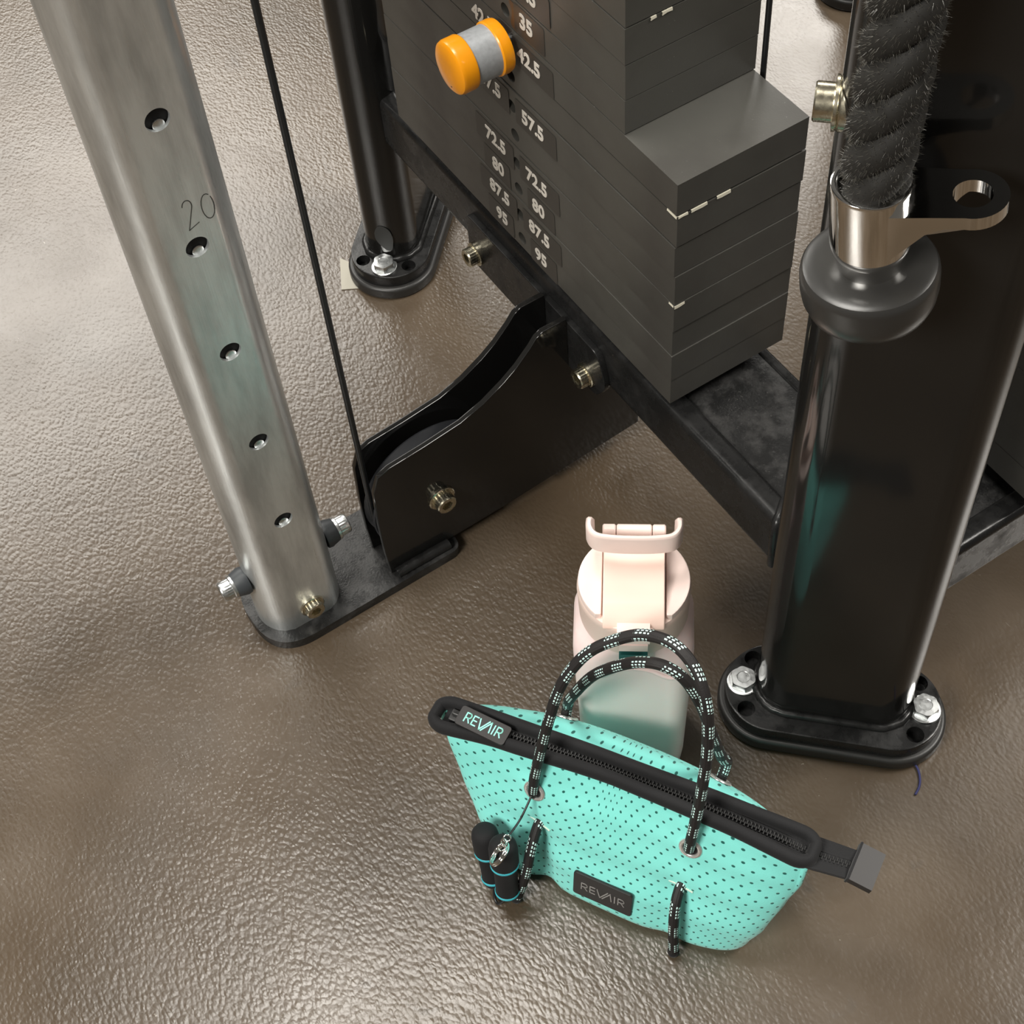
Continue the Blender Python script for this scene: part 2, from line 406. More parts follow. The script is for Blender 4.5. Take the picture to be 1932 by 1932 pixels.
def lerp(xs, ys, x):
    if x <= xs[0]: return ys[0]
    for i in range(len(xs) - 1):
        if x <= xs[i + 1]:
            t = (x - xs[i]) / (xs[i + 1] - xs[i]); t = t * t * (3 - 2 * t) * 0.5 + t * 0.5
            return ys[i] + (ys[i + 1] - ys[i]) * t
    return ys[-1]
# ------------------------------------------------------------------ floor
bm = bmesh.new(); bmesh.ops.create_grid(bm, x_segments=8, y_segments=8, size=6)
fl = finish('floor', bm, M['floor'], None, 0); fl['kind'] = 'structure'

# ------------------------------------------------------------------ cable machine
mach = empty('cable_machine', (0.0, 0.1, 0), 'large black cable weight machine with a brushed steel upright, standing on the floor', 'gym machine')

def rot_z(cx, cy, a): return Matrix.Translation((cx, cy, 0)) @ Matrix.Rotation(a, 4, 'Z')
def make_column(cx, cy, ang, name, label, bolts=(-1, 1), dy=0.0):
    mt = rot_z(cx, cy, ang)          # local x = long axis, local -y = front face
    bm = bmesh.new(); prism(bm, rrect(0.071, 0.0315, 0.0305, 14, 0, dy), 0.030, 1.75, mt)
    colm = finish(name, bm, M['paint'], mach, 40); colm['label'] = label
    # rubber foot pad
    bm = bmesh.new(); prism(bm, rrect(0.106, 0.0515, 0.0505, 14), 0.0, 0.016, mt); bev(bm, 0.004, 3); finish('rubber_pad', bm, M['rubber'], colm, 40)
    bm = bmesh.new(); prism(bm, rrect(0.100, 0.0465, 0.0455, 14), 0.016, 0.031, mt); bev(bm, 0.002, 2)
    bp = finish('base_plate', bm, M['paint3'], colm, 40)
    cb = bmesh.new()
    for sx in (-1, 1):
        for sy in (-1, 1): lathe(cb, [(0.0082, 0.018), (0.0082, 0.05)], 20, mt @ Matrix.Translation((sx * 0.077, sy * 0.027, 0)))
    boolcut(bp, cb)
    # weld fillet round the foot
    pts = [mt @ Vector((x, y, 0.032)) for x, y in rrect(0.0725, 0.033, 0.032, 12, 0, dy)]
    pts = [p + Vector((random.uniform(-.0006, .0006), random.uniform(-.0006, .0006), random.uniform(-.0005, .0005))) for p in pts]
    T_obj('weld_bead', pts, 0.0042, M['paint3'], colm, closed=True, n=10)
    for s in bolts: hexbolt(mt @ Vector((s * 0.0835, 0, 0.031)), (0, 0, 1), colm, 0.0125)
    return colm
column = make_column(0.367, 0.119, math.radians(45), 'column', 'glossy black front column', dy=0.007)
rear = make_column(-0.412, 0.117, math.radians(-45), 'column', 'black rear column', bolts=(-1, 1))
third = make_column(-0.405, 0.872, math.radians(45), 'column', 'black column foot at the top edge of the photo', bolts=())

# weight tray (front one along x, second one along y)
def rail_profile(lo, hi, r): return roundpoly([(lo[0], lo[1]), (hi[0], lo[1]), (hi[0], hi[1]), (lo[0], hi[1])], r, 5)
MX = Matrix(((0, 0, 1, 0), (1, 0, 0, 0), (0, 1, 0, 0), (0, 0, 0, 1)))    # local (a,b,h) -> (h, a, b): profile in y,z swept along x
MY = Matrix(((1, 0, 0, 0), (0, 0, 1, 0), (0, 1, 0, 0), (0, 0, 0, 1)))    # profile in x,z swept along y
bm = bmesh.new(); prism(bm, rail_profile((0.085, 0.200), (0.108, 0.2625), 0.008), -0.425, 0.318, MX)
tray = finish('weight_tray', bm, M['paint3'], mach, 40); tray['label'] = 'black beam carrying the main weight stack'
bm = bmesh.new(); prism(bm, roundpoly([(0.104, 0.246), (0.199, 0.246), (0.199, 0.2555), (0.192, 0.2575), (0.104, 0.2565)], 0.001, 2), -0.415, 0.30, MX); finish('tray_top', bm, M['paint2'], tray, 40)
bm = bmesh.new(); prism(bm, rail_profile((0.189, 0.205), (0.199, 0.2590), 0.003), -0.42, 0.262, MX); finish('rear_rail', bm, M['paint3'], tray, 40)
# weld at the rear end of the tray
pts = [Vector((-0.389 + random.uniform(-.0012, .0012), 0.085 + i * 0.0042, 0.2625 + random.uniform(-.001, .0015))) for i in range(26)]
T_obj('weld_bead', pts, [0.0042 + random.uniform(-.0012, .0012) for _ in pts], M['paint3'], tray, n=8)
pts = [Vector(p) for p in ((0.300, 0.084, 0.205), (0.301, 0.083, 0.22), (0.300, 0.083, 0.24), (0.297, 0.086, 0.258), (0.292, 0.094, 0.2625), (0.284, 0.105, 0.2625))]
T_obj('weld_bead', spline(pts, 4), 0.0045, M['paint3'], tray, n=8)
bm = bmesh.new(); prism(bm, rail_profile((0.383, 0.200), (0.405, 0.2625), 0.008), 0.175, 0.98, MY)
tray2 = finish('weight_tray', bm, M['paint3'], mach, 40); tray2['label'] = 'black beam carrying the second weight stack'
bm = bmesh.new(); box(bm, (0.292, 0.19, 0.246), (0.386, 0.98, 0.2565)); finish('tray_top', bm, M['paint2'], tray2, 40)
for xx, yy in ((-0.19, 0.14), (0.045, 0.14)):
    bm = bmesh.new(); lathe(bm, [(0.024, 0), (0.026, 0.004), (0.026, 0.018), (0.022, 0.0235)], 28, Matrix.Translation((xx, yy, 0.2565))); finish('rubber_bumper', bm, M['rubber'], tray, 40)
bm = bmesh.new(); lathe(bm, [(0.024, 0), (0.026, 0.004), (0.026, 0.018), (0.022, 0.0235)], 28, Matrix.Translation((0.345, 0.34, 0.2565))); finish('rubber_bumper', bm, M['rubber'], tray2, 40)

# saddle bracket bolted to the tray front
sad = roundpoly([(-0.178, 0.243), (0.050, 0.243), (0.062, 0.205), (0.045, 0.180), (-0.178, 0.180)], [0.008, 0.012, 0.012, 0.008, 0.004], 5)
MXZ = Matrix(((1, 0, 0, 0), (0, 0, -1, 0), (0, 1, 0, 0), (0, 0, 0, 1)))   # (a,b,h) -> (a, -h, b)
bm = bmesh.new(); prism(bm, sad, -0.0855, -0.0785, MXZ); bev(bm, 0.0012, 2, 50)
saddle = finish('saddle_bracket', bm, M['paint3'], mach, 40)
capbolt((-0.163, 0.0785, 0.199), (0, -1, 0), saddle, 0.0098, 0.0125, wr=0.0128)
capbolt((0.031, 0.0785, 0.199), (0, -1, 0), saddle, 0.0098, 0.0125, wr=0.0128)
# pulley housing
prof = [(-0.1443, 0.012), (-0.1462, 0.05), (-0.1466, 0.10), (-0.1445, 0.150), (-0.137, 0.1700), (-0.1241, 0.1752), (-0.105, 0.1768), (-0.086, 0.1784), (-0.0444, 0.1838), (-0.018, 0.1935),
        (0.005, 0.2070), (0.021, 0.219), (0.0365, 0.2345), (0.0445, 0.2445), (0.052, 0.2485), (0.0785, 0.2485), (0.0785, 0.1995), (0.162, 0.1995), (0.162, 0.0315), (-0.0, 0.018)]
MYZ = Matrix(((0, 0, 1, 0), (1, 0, 0, 0), (0, 1, 0, 0), (0, 0, 0, 1)))
bm = bmesh.new(); prism(bm, prof, -0.006, 0.0, MYZ); bev(bm, 0.001, 2, 60)
hous = finish('pulley_housing', bm, M['paint'], mach, 40)
bm = bmesh.new(); prism(bm, prof, -0.043, -0.037, MYZ); bev(bm, 0.001, 2, 60); finish('side_plate', bm, M['paint'], hous, 40)
T_obj('weld_bead', [(0.0045, -0.140 + i * 0.0034, 0.0155 + random.uniform(-.0005, .0005)) for i in range(19)], 0.0058, M['paint3'], hous, n=10)
bm = bmesh.new(); box(bm, (-0.040, 0.06, 0.02), (-0.003, 0.072, 0.195)); finish('spacer_plate', bm, M['paint3'], hous, 40)
capbolt((0.0, -0.0772, 0.0906), (1, 0, 0), hous, 0.0105, 0.013, wr=0.0145)
PC = (-0.0185, -0.0735, 0.0906)
bm = bmesh.new(); m = axis_m(PC, (1, 0, 0))
lathe(bm, [(0.012, -0.010), (0.052, -0.0075), (0.058, -0.0105), (0.0735, -0.0105), (0.0745, -0.0085), (0.068, -0.001), (0.068, 0.001), (0.0745, 0.0085), (0.0735, 0.0105), (0.058, 0.0105), (0.052, 0.0075), (0.012, 0.010)], 64, m)
finish('pulley_wheel', bm, newmat('grey_nylon_pulley', (0.022, 0.023, 0.026), 0.38), hous, 30)
# foot plate under the steel upright
bm = bmesh.new(); fp = roundpoly([(-0.089, -0.288), (0.0165, -0.288), (0.0135, -0.069), (-0.087, -0.069)], [0.052, 0.052, 0.012, 0.012], 12)
prism(bm, fp, 0.0, 0.012, None); bev(bm, 0.0015, 2, 50); foot = finish('foot_plate', bm, M['paint2'], mach, 40)
# steel upright with adjustment holes
def arc3(p, q, bulge, n=9):
    (x0, y0), (x1, y1) = p, q; mx, my = (x0 + x1) / 2, (y0 + y1) / 2; out = []
    for i in range(n + 1):
        t = i / n; s = 1 - (2 * t - 1) ** 2; out.append((x0 + (x1 - x0) * t, y0 + (y1 - y0) * t + bulge * (s ** 0.62)))
    return out
sec = arc3((-0.0635, -0.2565), (0.0, -0.2565), -0.0235, 16) + arc3((0.0, -0.2155), (-0.0635, -0.2155), 0.0215, 16)
bm = bmesh.new(); prism(bm, sec, 0.012, 1.5)
up = finish('steel_upright', bm, M['brushed'], mach, 22); up['label'] = 'brushed steel upright with a row of pin holes'
cb = bmesh.new()
inner = [(-0.0315 + (x + 0.0315) * 0.9, -0.236 + (y + 0.236) * 0.9) for x, y in sec]
prism(cb, inner, 0.02, 1.49)
boolcut(up, cb)
cb = bmesh.new()
for z in (0.1849, 0.3018, 0.4185, 0.535, 0.6541, 0.7715, 0.889): lathe(cb, [(0.0092, -0.008), (0.0092, 0.008)], 28, axis_m((0.0, -0.235, z), (1, 0, 0)))
boolcut(up, cb)
up.data.materials.clear(); up.data.materials.append(M['brushed'])
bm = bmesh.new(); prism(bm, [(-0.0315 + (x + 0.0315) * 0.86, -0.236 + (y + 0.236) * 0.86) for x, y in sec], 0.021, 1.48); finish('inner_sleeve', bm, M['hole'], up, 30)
for z in (0.1849, 0.3018, 0.4185, 0.535, 0.6541):     # bright pin bushing seen low inside each hole
    bm = bmesh.new(); lathe(bm, [(0.0046, 0), (0.0046, 0.001), (0.003, 0.0016)], 20, axis_m((-0.0040, -0.2345, z - 0.0066), (1, 0, 0))); finish('pin_bushing', bm, M['zinc'], up, 30)
capbolt((0.0, -0.2334, 0.036), (1, 0, 0), up, 0.0098, 0.010, wr=0.0128)
capbolt((-0.030, -0.2795, 0.087), (0, -1, 0), up, 0.0098, 0.014, wr=0.012, rubber=True, mat='zinc')
capbolt((-0.030, -0.1945, 0.088), (0, 1, 0), up, 0.0098, 0.014, wr=0.012, rubber=True, mat='zinc')
# pencilled 20 on the upright
def strokes(bm, paths, mtx, wdt, h=0.0002):
    for path in paths:
        for (x0, y0), (x1, y1) in zip(path, path[1:]):
            d = Vector((x1 - x0, y1 - y0)); L = d.length
            if L < 1e-9: continue
            d /= L; nn = Vector((-d.y, d.x)) * wdt / 2; e = d * wdt * 0.35
            a = Vector((x0, y0)) - e; b = Vector((x1, y1)) + e
            prism(bm, [a - nn, b - nn, b + nn, a + nn], 0, h, mtx)
def arcp(cx, cy, rx, ry, a0, a1, n=12): return [(cx + rx * math.cos(math.radians(a0 + (a1 - a0) * i / n)), cy + ry * math.sin(math.radians(a0 + (a1 - a0) * i / n))) for i in range(n + 1)]
bm = bmesh.new()
two = arcp(0, 0.6, 0.38, 0.4, 170, -30, 12) + [(-0.35, -1.0), (0.55, -0.75)]
zero = arcp(1.55, 0.0, 0.5, 0.85, 60, 400, 20)
strokes(bm, [[(x * 0.0095, y * 0.0135) for x, y in two], [(x * 0.0095, y * 0.0135) for x, y in zero]],
        Matrix.Translation((0.0, -0.2335, 0.5665)) @ Matrix(((0, 0, 1, 0), (1, 0, 0, 0), (0, 1, 0, 0), (0, 0, 0, 1))), 0.0007)
finish('pencil_mark', bm, M['pencil'], up, 0)
# cable and rear rod
T_obj('cable', [(-0.0185, -0.1435, 0.088), (-0.0185, -0.1432, 0.3), (-0.0185, -0.143, 1.45)], 0.0029, M['cable'], mach, n=12)
T_obj('guide_rod', [(0.0875, 0.2140, 0.25), (0.0875, 0.2140, 1.6)], 0.0024, M['cable'], mach, n=10)
# pulley pin on the column side
capb = bmesh.new(); m = axis_m((0.3185, 0.0775, 0.724), (-0.7071, -0.7071, 0.0))
lathe(capb, [(0.0165, -0.003), (0.0165, 0.006), (0.0155, 0.0075), (0.0165, 0.008), (0.0165, 0.0098), (0.0118, 0.0105), (0.0118, 0.0205), (0.0110, 0.0215), (0.006, 0.0215)], 40, m)
finish('chrome_stud', capb, M['yzinc'], column, 30)
# oval dull patch near the foot of the rear column
bm = bmesh.new(); mt = rot_z(-0.412, 0.117, math.radians(-45))
prism(bm, roundpoly([(-0.009, 0.0), (-0.010, 0.014), (-0.003, 0.026), (0.009, 0.020), (0.012, 0.006), (0.009, -0.012), (0.002, -0.014)], 0.006, 4), 0, 0.0006,
      Matrix.Translation((-0.3616, 0.0666, 0.060)) @ Matrix.Rotation(math.radians(-45), 4, 'Z') @ Matrix(((0, 0, 1, 0), (1, 0, 0, 0), (0, 1, 0, 0), (0, 0, 0, 1))))
finish('worn_patch', bm, newmat('dull_grey_wear', (0.03, 0.031, 0.03), 0.6), rear, 0)

# ------------------------------------------------------------------ weight plates
ZL = [0.2800, 0.3108, 0.3418, 0.3730, 0.4050, 0.4370, 0.4698, 0.5030, 0.5352]
ZU = [0.5352, 0.5672, 0.5994, 0.6320, 0.6644, 0.6966]
HX = -0.0733; YF = 0.0803
def plate_mesh(x0, x1, y0, y1, h, hole=True, ox=0, oy=0):
    bm = bmesh.new(); box(bm, (x0, y0, 0.0005), (x1, y1, h - 0.0005)); bev(bm, 0.0015, 1)
    o = finish('weight_plate', bm, M['plate'], None, 30, origin=None)
    if hole:
        cb = bmesh.new(); lathe(cb, [(0.0062, -0.02), (0.0062, 0.03)], 24, axis_m((HX - ox, y0, h * 0.40), (0, 1, 0))); boolcut(o, cb)
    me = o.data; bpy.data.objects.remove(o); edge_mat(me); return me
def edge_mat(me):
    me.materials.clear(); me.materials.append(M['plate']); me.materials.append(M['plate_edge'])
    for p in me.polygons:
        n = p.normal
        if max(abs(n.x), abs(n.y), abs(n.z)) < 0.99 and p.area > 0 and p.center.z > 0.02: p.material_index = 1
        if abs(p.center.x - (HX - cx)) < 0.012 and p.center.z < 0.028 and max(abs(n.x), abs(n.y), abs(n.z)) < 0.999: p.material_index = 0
def stack_plate(me, z, x, y, label, group):
    o = bpy.data.objects.new('weight_plate', me); COL.objects.link(o); o.location = (x, y, z); weight(o); tag(o, label, 'weight plate', group); return o
cx = -0.0722; cy = (YF + 0.2028) / 2
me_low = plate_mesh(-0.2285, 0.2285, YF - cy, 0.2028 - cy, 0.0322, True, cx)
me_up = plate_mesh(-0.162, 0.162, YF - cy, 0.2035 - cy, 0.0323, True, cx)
names = ['95', '87.5', '80', '72.5', '65', '57.5', '50', '42.5']
jit = [(0, 0), (0.0006, -0.0004), (-0.0004, 0.0003), (0.0008, 0), (0.0002, 0.0005), (-0.0006, -0.0003), (0.0003, 0.0004), (0, -0.0003)]
lab_low = {'95': 'bottom grey plate of the front stack, marked 95', '87.5': 'wide weight plate marked 87.5, second from the bottom', '80': 'wide weight plate marked 80 on both sides of its hole',
           '72.5': 'wide weight plate marked 72.5, below the plate with a bare hole', '65': 'wide weight plate with a bare hole and no number, above 72.5', '57.5': 'wide weight plate marked 57.5 with a curled sticker',
           '50': 'wide weight plate with no number right of its hole, just below the pinned plate', '42.5': 'topmost wide weight plate, its bare top forming a grey ledge, pin inserted'}
MF = Matrix(((1, 0, 0, 0), (0, 0, -1, 0), (0, 1, 0, 0), (0, 0, 0, 1)))   # text plane facing -y
def number(plate, s, x, z, y=YF, sz=0.0195, sticker=True):
    par = plate
    if sticker:
        bm = bmesh.new(); wd = 0.024 + 0.0095 * len(s)
        prism(bm, rrect(wd / 2, 0.0135, 0.002, 3), 0, 0.00006, Matrix.Translation((x + (0.004 if x > HX else -0.002), y - 0.0001, z - 0.0005)) @ MF)
        par = finish('number_sticker', bm, M['sticker'], plate, 0)
    me = text_mesh(s, sz, 0.00058); me.transform(Matrix.Translation((x, y - 0.0004, z)) @ MF @ Matrix.Diagonal((1.0, 1.0, 1, 1))); me.materials.clear(); me.materials.append(M['ink'])
    o = bpy.data.objects.new('number', me); COL.objects.link(o); attach(o, par); o['label'] = 'white ' + s
low = []
G1 = 'plates of the front weight stack'
for i, s in enumerate(names):
    jx, jy = jit[i]
    o = stack_plate(me_low, ZL[i], cx + jx, cy + jy, lab_low[s], G1); low.append(o)
ATT = []
def attach(o, p):   # world-space meshes under parents that have a location
    loc = p.location.copy()
    o.parent = p; o.matrix_parent_inverse = Matrix.Translation(-loc)
for i, s in enumerate(names):
    z = ZL[i] + 0.0145; zr = ZL[i] + 0.0135
    if s in ('95', '87.5', '80', '72.5', '57.5', '42.5'):
        xl = HX - 0.0332; xr = HX + 0.0322
        number(low[i], s, xl - (0.003 if s == '42.5' else 0), z, YF + jit[i][1] - 0.0002, sticker=(s != '42.5'))
        number(low[i], s, xr, zr, YF + jit[i][1] - 0.0002)
upn = ['35', '27.5', '20', '12.5', '5']
for i, s in enumerate(upn):
    o = stack_plate(me_up, ZU[i], cx, cy + (0.0004 if i % 2 else 0), ['narrow weight plate marked 35, directly on the grey ledge', 'narrow weight plate second above the grey ledge', 'narrow weight plate third above the grey ledge',
        'narrow weight plate fourth above the grey ledge, at the photo edge', 'narrow weight plate fifth above the grey ledge'][i], G1)
    low.append(o)
    number(o, s, HX + 0.031, ZU[i] + 0.0165, YF - 0.0002)
st = finish('rust_stain', (lambda b: (prism(b, roundpoly([(-0.0665, -0.010), (-0.062, 0.004), (-0.0675, 0.0135), (-0.060, 0.0145), (-0.052, 0.006), (-0.050, -0.004), (-0.056, -0.013)], 0.004, 4), 0, 0.00005, Matrix.Translation((0, YF - 0.0003, ZU[0] + 0.014)) @ MF), b)[1])(bmesh.new()), newmat('rust_brown', (0.085, 0.042, 0.018), 0.5), low[8], 0)
# chipped cream edges on the plates
def chip(plate, a, b, z, t=0.0011, off=0.0):
    bm = bmesh.new(); a = Vector((a[0], a[1], z)); b = Vector((b[0], b[1], z))
    d = (b - a).normalized(); n = Vector((d.y, -d.x, 0))
    L = (b - a).length; k = max(2, int(L / 0.004)); top = []; bot = []
    for i in range(k + 1):
        p = a + d * L * i / k; j = random.uniform(0.7, 1.15) * t
        top.append(p + n * 0.00015 + Vector((0, 0, 0))); bot.append(p + n * 0.00045 - Vector((0, 0, j * 1.6)))
    vt = [bm.verts.new(p) for p in top]; vb = [bm.verts.new(p) for p in bot]; vi = [bm.verts.new(p - n * 0.001) for p in top]; vj = [bm.verts.new(p - n * 0.001) for p in bot]
    for i in range(k):
        bm.faces.new((vt[i], vt[i + 1], vb[i + 1], vb[i])); bm.faces.new((vi[i], vi[i + 1], vt[i + 1], vt[i])); bm.faces.new((vb[i], vb[i + 1], vj[i + 1], vj[i]))
    finish('paint_chip', bm, M['chip'], plate, 0)
XE = 0.1563; XU = 0.0898
p50 = low[6]; p57 = low[3]
chip(p50, (XE + .0005, YF + 0.001), (XE + .0005, YF + 0.010), 0.5025); chip(p50, (XE + .0005, YF + 0.013), (XE + .0005, YF + 0.028), 0.5025, 0.0018); chip(p50, (XE + .0005, YF + 0.037), (XE + .0005, YF + 0.050), 0.5025, 0.0016)
chip(p50, (XE - 0.012, YF), (XE, YF), 0.5025)
chip(low[3], (XE + .001, YF), (XE + .001, YF + 0.010), 0.4045, 0.0018); chip(low[3], (XE - 0.006, YF), (XE, YF), 0.4045)
chip(low[10], (XU + .0005, YF + 0.022), (XU + .0005, YF + 0.027), 0.6315, 0.0016); chip(low[10], (XU + .0005, YF + 0.032), (XU + .0005, YF + 0.041), 0.6315, 0.0016)

# second weight stack, on the tray behind the column
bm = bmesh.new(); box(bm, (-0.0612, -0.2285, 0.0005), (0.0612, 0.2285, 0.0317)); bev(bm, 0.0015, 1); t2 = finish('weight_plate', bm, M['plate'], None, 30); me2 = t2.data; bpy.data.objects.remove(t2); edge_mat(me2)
for i in range(8):
    stack_plate(me2, ZL[i], 0.3485, 0.2535 + 0.2285, ['bottom plate', 'second plate', 'third plate', 'fourth plate', 'fifth plate', 'sixth plate', 'seventh plate', 'eighth plate'][i] + ' of the dark weight stack right of the front column', 'plates of the second weight stack')

# ------------------------------------------------------------------ selector pin
pin = empty('selector_pin', (HX, YF, 0.517), 'orange and silver selector pin knob pushed into the weight stack', 'selector pin')
m = axis_m((HX, YF - 0.006, 0.5175), (0, -1, 0))
bm = bmesh.new(); lathe(bm, [(0.0195, 0), (0.0225, 0.001), (0.0232, 0.004), (0.0232, 0.0105), (0.0225, 0.0115), (0.019, 0.012)], 48, m); finish('rear_collar', bm, M['orange'], pin, 30)
bm = bmesh.new(); lathe(bm, [(0.0217, 0.0116), (0.0217, 0.0345)], 48, m); finish('metal_sleeve', bm, M['alu'], pin, 30)
bm = bmesh.new(); lathe(bm, [(0.020, 0.0343), (0.0226, 0.0347), (0.0232, 0.0362), (0.0232, 0.0462), (0.0222, 0.0490), (0.0196, 0.0508), (0.012, 0.0518), (0.005, 0.0520)], 48, m); ec = finish('end_cap', bm, M['orange'], pin, 30)
bm = bmesh.new(); lathe(bm, [(0.0014, 0), (0.0014, 0.0006)], 12, m @ Matrix.Translation((0.003, -0.0145, 0.0508))); finish('moulding_mark', bm, M['hole'], ec, 0)
bm = bmesh.new(); lathe(bm, [(0.0055, -0.06), (0.0055, 0.001)], 20, m); finish('pin_shaft', bm, M['zinc'], pin, 30)

# ------------------------------------------------------------------ rope attachment
s2 = 2 ** -0.5
def UV(u, v, z): return Vector(((u + v) * s2, (u - v) * s2, z))
rope = empty('rope_attachment', UV(0.296, 0.24, 0.60), 'black fuzzy twisted rope grip with chrome collar and rubber ball, beside the front column', 'rope handle')
ax = (UV(0.2963, 0.24, 0.732) - UV(0.3040, 0.2405, 0.660)).normalized()
mC = axis_m(UV(0.3012, 0.24, 0.684), ax)
U_ = Vector((s2, s2, 0))
# collar ring
bm = bmesh.new()
lathe(bm, [(0.0178, 0.046), (0.0185, 0.0478), (0.0205, 0.0486), (0.0225, 0.0480), (0.0232, 0.0462), (0.0232, 0.004), (0.0222, -0.0015), (0.0195, -0.004), (0.0190, -0.014), (0.0150, -0.0145)], 56, mC, capa=False)
lathe(bm, [(0.0178, 0.046), (0.0172, 0.01), (0.001, 0.009)], 56, mC, capa=False, capb=True)
bmesh.ops.remove_doubles(bm, verts=bm.verts, dist=1e-6)
collar = finish('chrome_collar', bm, M['chrome'], rope, 45)
# lug with eye
lug = bmesh.new(); out = []
hc = (0.0540, 0.0)
for i in range(25):
    a = math.radians(-100 + 200 * i / 24); out.append((hc[0] + 0.0195 * math.cos(a), 0.0195 * math.sin(a)))
out += [(0.040, 0.0195), (0.030, 0.0198), (0.020, 0.0203), (0.010, 0.0207), (0.0, 0.0205), (0.0, -0.0205), (0.010, -0.0207), (0.020, -0.0203), (0.030, -0.0198), (0.040, -0.0195)]
X = U_; Z = ax; Y = Z.cross(X).normalized(); X = Y.cross(Z)
P0 = UV(0.3012, 0.24, 0.684)
mL = Matrix(((X[0], Y[0], Z[0], P0[0]), (X[1], Y[1], Z[1], P0[1]), (X[2], Y[2], Z[2], P0[2]), (0, 0, 0, 1)))
la, lb = prism(lug, out, 0.0315, 0.0400)
for v_ in la:
    if v_.co.x < 0.036: v_.co.z = lerp([0.0, 0.008, 0.020, 0.036], [0.0, 0.004, 0.019, 0.0315], v_.co.x)
bev(lug, 0.0016, 4, 50); bmesh.ops.transform(lug, matrix=mL, verts=lug.verts)
lg = finish('eye_lug', lug, M['chrome'], collar, 25)
cb = bmesh.new(); lathe(cb, [(0.0108, 0.02), (0.0108, 0.05)], 40, mL @ Matrix.Translation((hc[0], 0, 0))); boolcut(lg, cb)
cb = bmesh.new(); lathe(cb, [(0.0176, 0.012), (0.0176, 0.06)], 40, mL); boolcut(lg, cb)
# rubber ball stopper
bm = bmesh.new(); lathe(bm, [(0.018, -0.0520), (0.026, -0.0515), (0.0325, -0.0490), (0.0370, -0.0445), (0.0395, -0.038), (0.0405, -0.031), (0.0405, -0.0210), (0.0400, -0.0180), (0.0385, -0.0155), (0.0355, -0.0142), (0.0300, -0.0140), (0.012, -0.0140)], 64, mC)
finish('ball_stopper', bm, M['ball'], rope, 35)
# twisted rope of three plush strands, leaning slightly
def rope_c(t):
    p0 = UV(0.2975, 0.240, 0.694); L = 0.50
    lean = UV(0.0045, 0.001, 0) * min(1, t * 3)
    return p0 + Vector((0, 0, L * t)) + lean * t * 1.0
strand_pts = []
for k in range(3):
    pts = []; n = 220
    for i in range(n + 1):
        t = i / n; a = 2 * PI * (t * 0.50 / 0.080 + k / 3); z = rope_c(t)
        rr = 0.0098 * (0.75 + 0.25 * min(1, t * 12))
        pts.append(z + Vector((math.cos(a) * rr, math.sin(a) * rr, 0)))
    strand_pts.append(pts)
    rad = [0.0104 * (0.82 + 0.18 * min(1, i / 16)) * (1 + 0.03 * math.sin(i * 1.9) + random.uniform(-.025, .025)) for i in range(n + 1)]
    T_obj('rope_strand', pts, rad, M['plush'], rope, n=14)
vs = []; fs = []
for pts in strand_pts:
    for i in range(len(pts) - 1):
        if pts[i].z > 1.0: break
        T = (pts[i + 1] - pts[i]).normalized(); nn = T.orthogonal().normalized(); bb = T.cross(nn)
        for _ in range(95):
            a = random.uniform(0, 2 * PI); d = nn * math.cos(a) + bb * math.sin(a)
            if d.dot(pts[i] - Vector((rope_c(0.3).x, rope_c(0.3).y, pts[i].z))) < -0.004: continue
            p = pts[i] + d * 0.0098 + T * random.uniform(0, 0.002)
            g = (d * 0.7 + T * random.uniform(-0.6, 0.6) + bb * random.uniform(-.5, .5)).normalized() * random.uniform(0.0014, 0.0046)
            sd = g.cross(d).normalized() * 0.00016
            k = len(vs); vs += [p - sd, p + sd, p + g]; fs.append((k, k + 1, k + 2))
me = bpy.data.meshes.new('rope_fuzz'); me.from_pydata([tuple(v) for v in vs], [], fs); me.materials.append(M['fuzz'])
fz = bpy.data.objects.new('rope_fuzz', me); COL.objects.link(fz); attach(fz, rope); fz['kind'] = 'stuff'

# ------------------------------------------------------------------ tote bag
ED = Vector((0.857, 0.515, 0)).normalized(); EN = Vector((0.515, -0.857, 0)).normalized(); OB = Vector((0.3731, -0.1327, 0))
def BG(a, n, z): return OB + ED * a + EN * n + Vector((0, 0, z))
ZS = [0, .012, .05, .09, .125, .150, .163]
FR = [.044, .051, .046, .034, .021, .011, .004]
BK = [-.046, -.052, -.056, -.058, -.056, -.041, -.017]
LA = [.100, .110, .126, .142, .155, .161, .158]     # half length left
RA = [.136, .138, .149, .158, .166, .167, .158]
PE = [4.0, 4.0, 3.6, 3.0, 2.4, 2.1, 2.2]
CT = [.002, .002, .004, .004, .003, .000, -.006]       # n of the end points
def ring_pt(th, z):
    c, s = math.cos(th), math.sin(th); p = lerp(ZS, PE, z)
    ha = lerp(ZS, RA if c > 0 else LA, z); a = ha * math.copysign(abs(c) ** (2 / p), c)
    ct = lerp(ZS, CT, z)
    h = (lerp(ZS, FR, z) - ct) if s > 0 else (ct - lerp(ZS, BK, z))
    n = ct + h * math.copysign(abs(s) ** (2 / p), s)
    return a, n
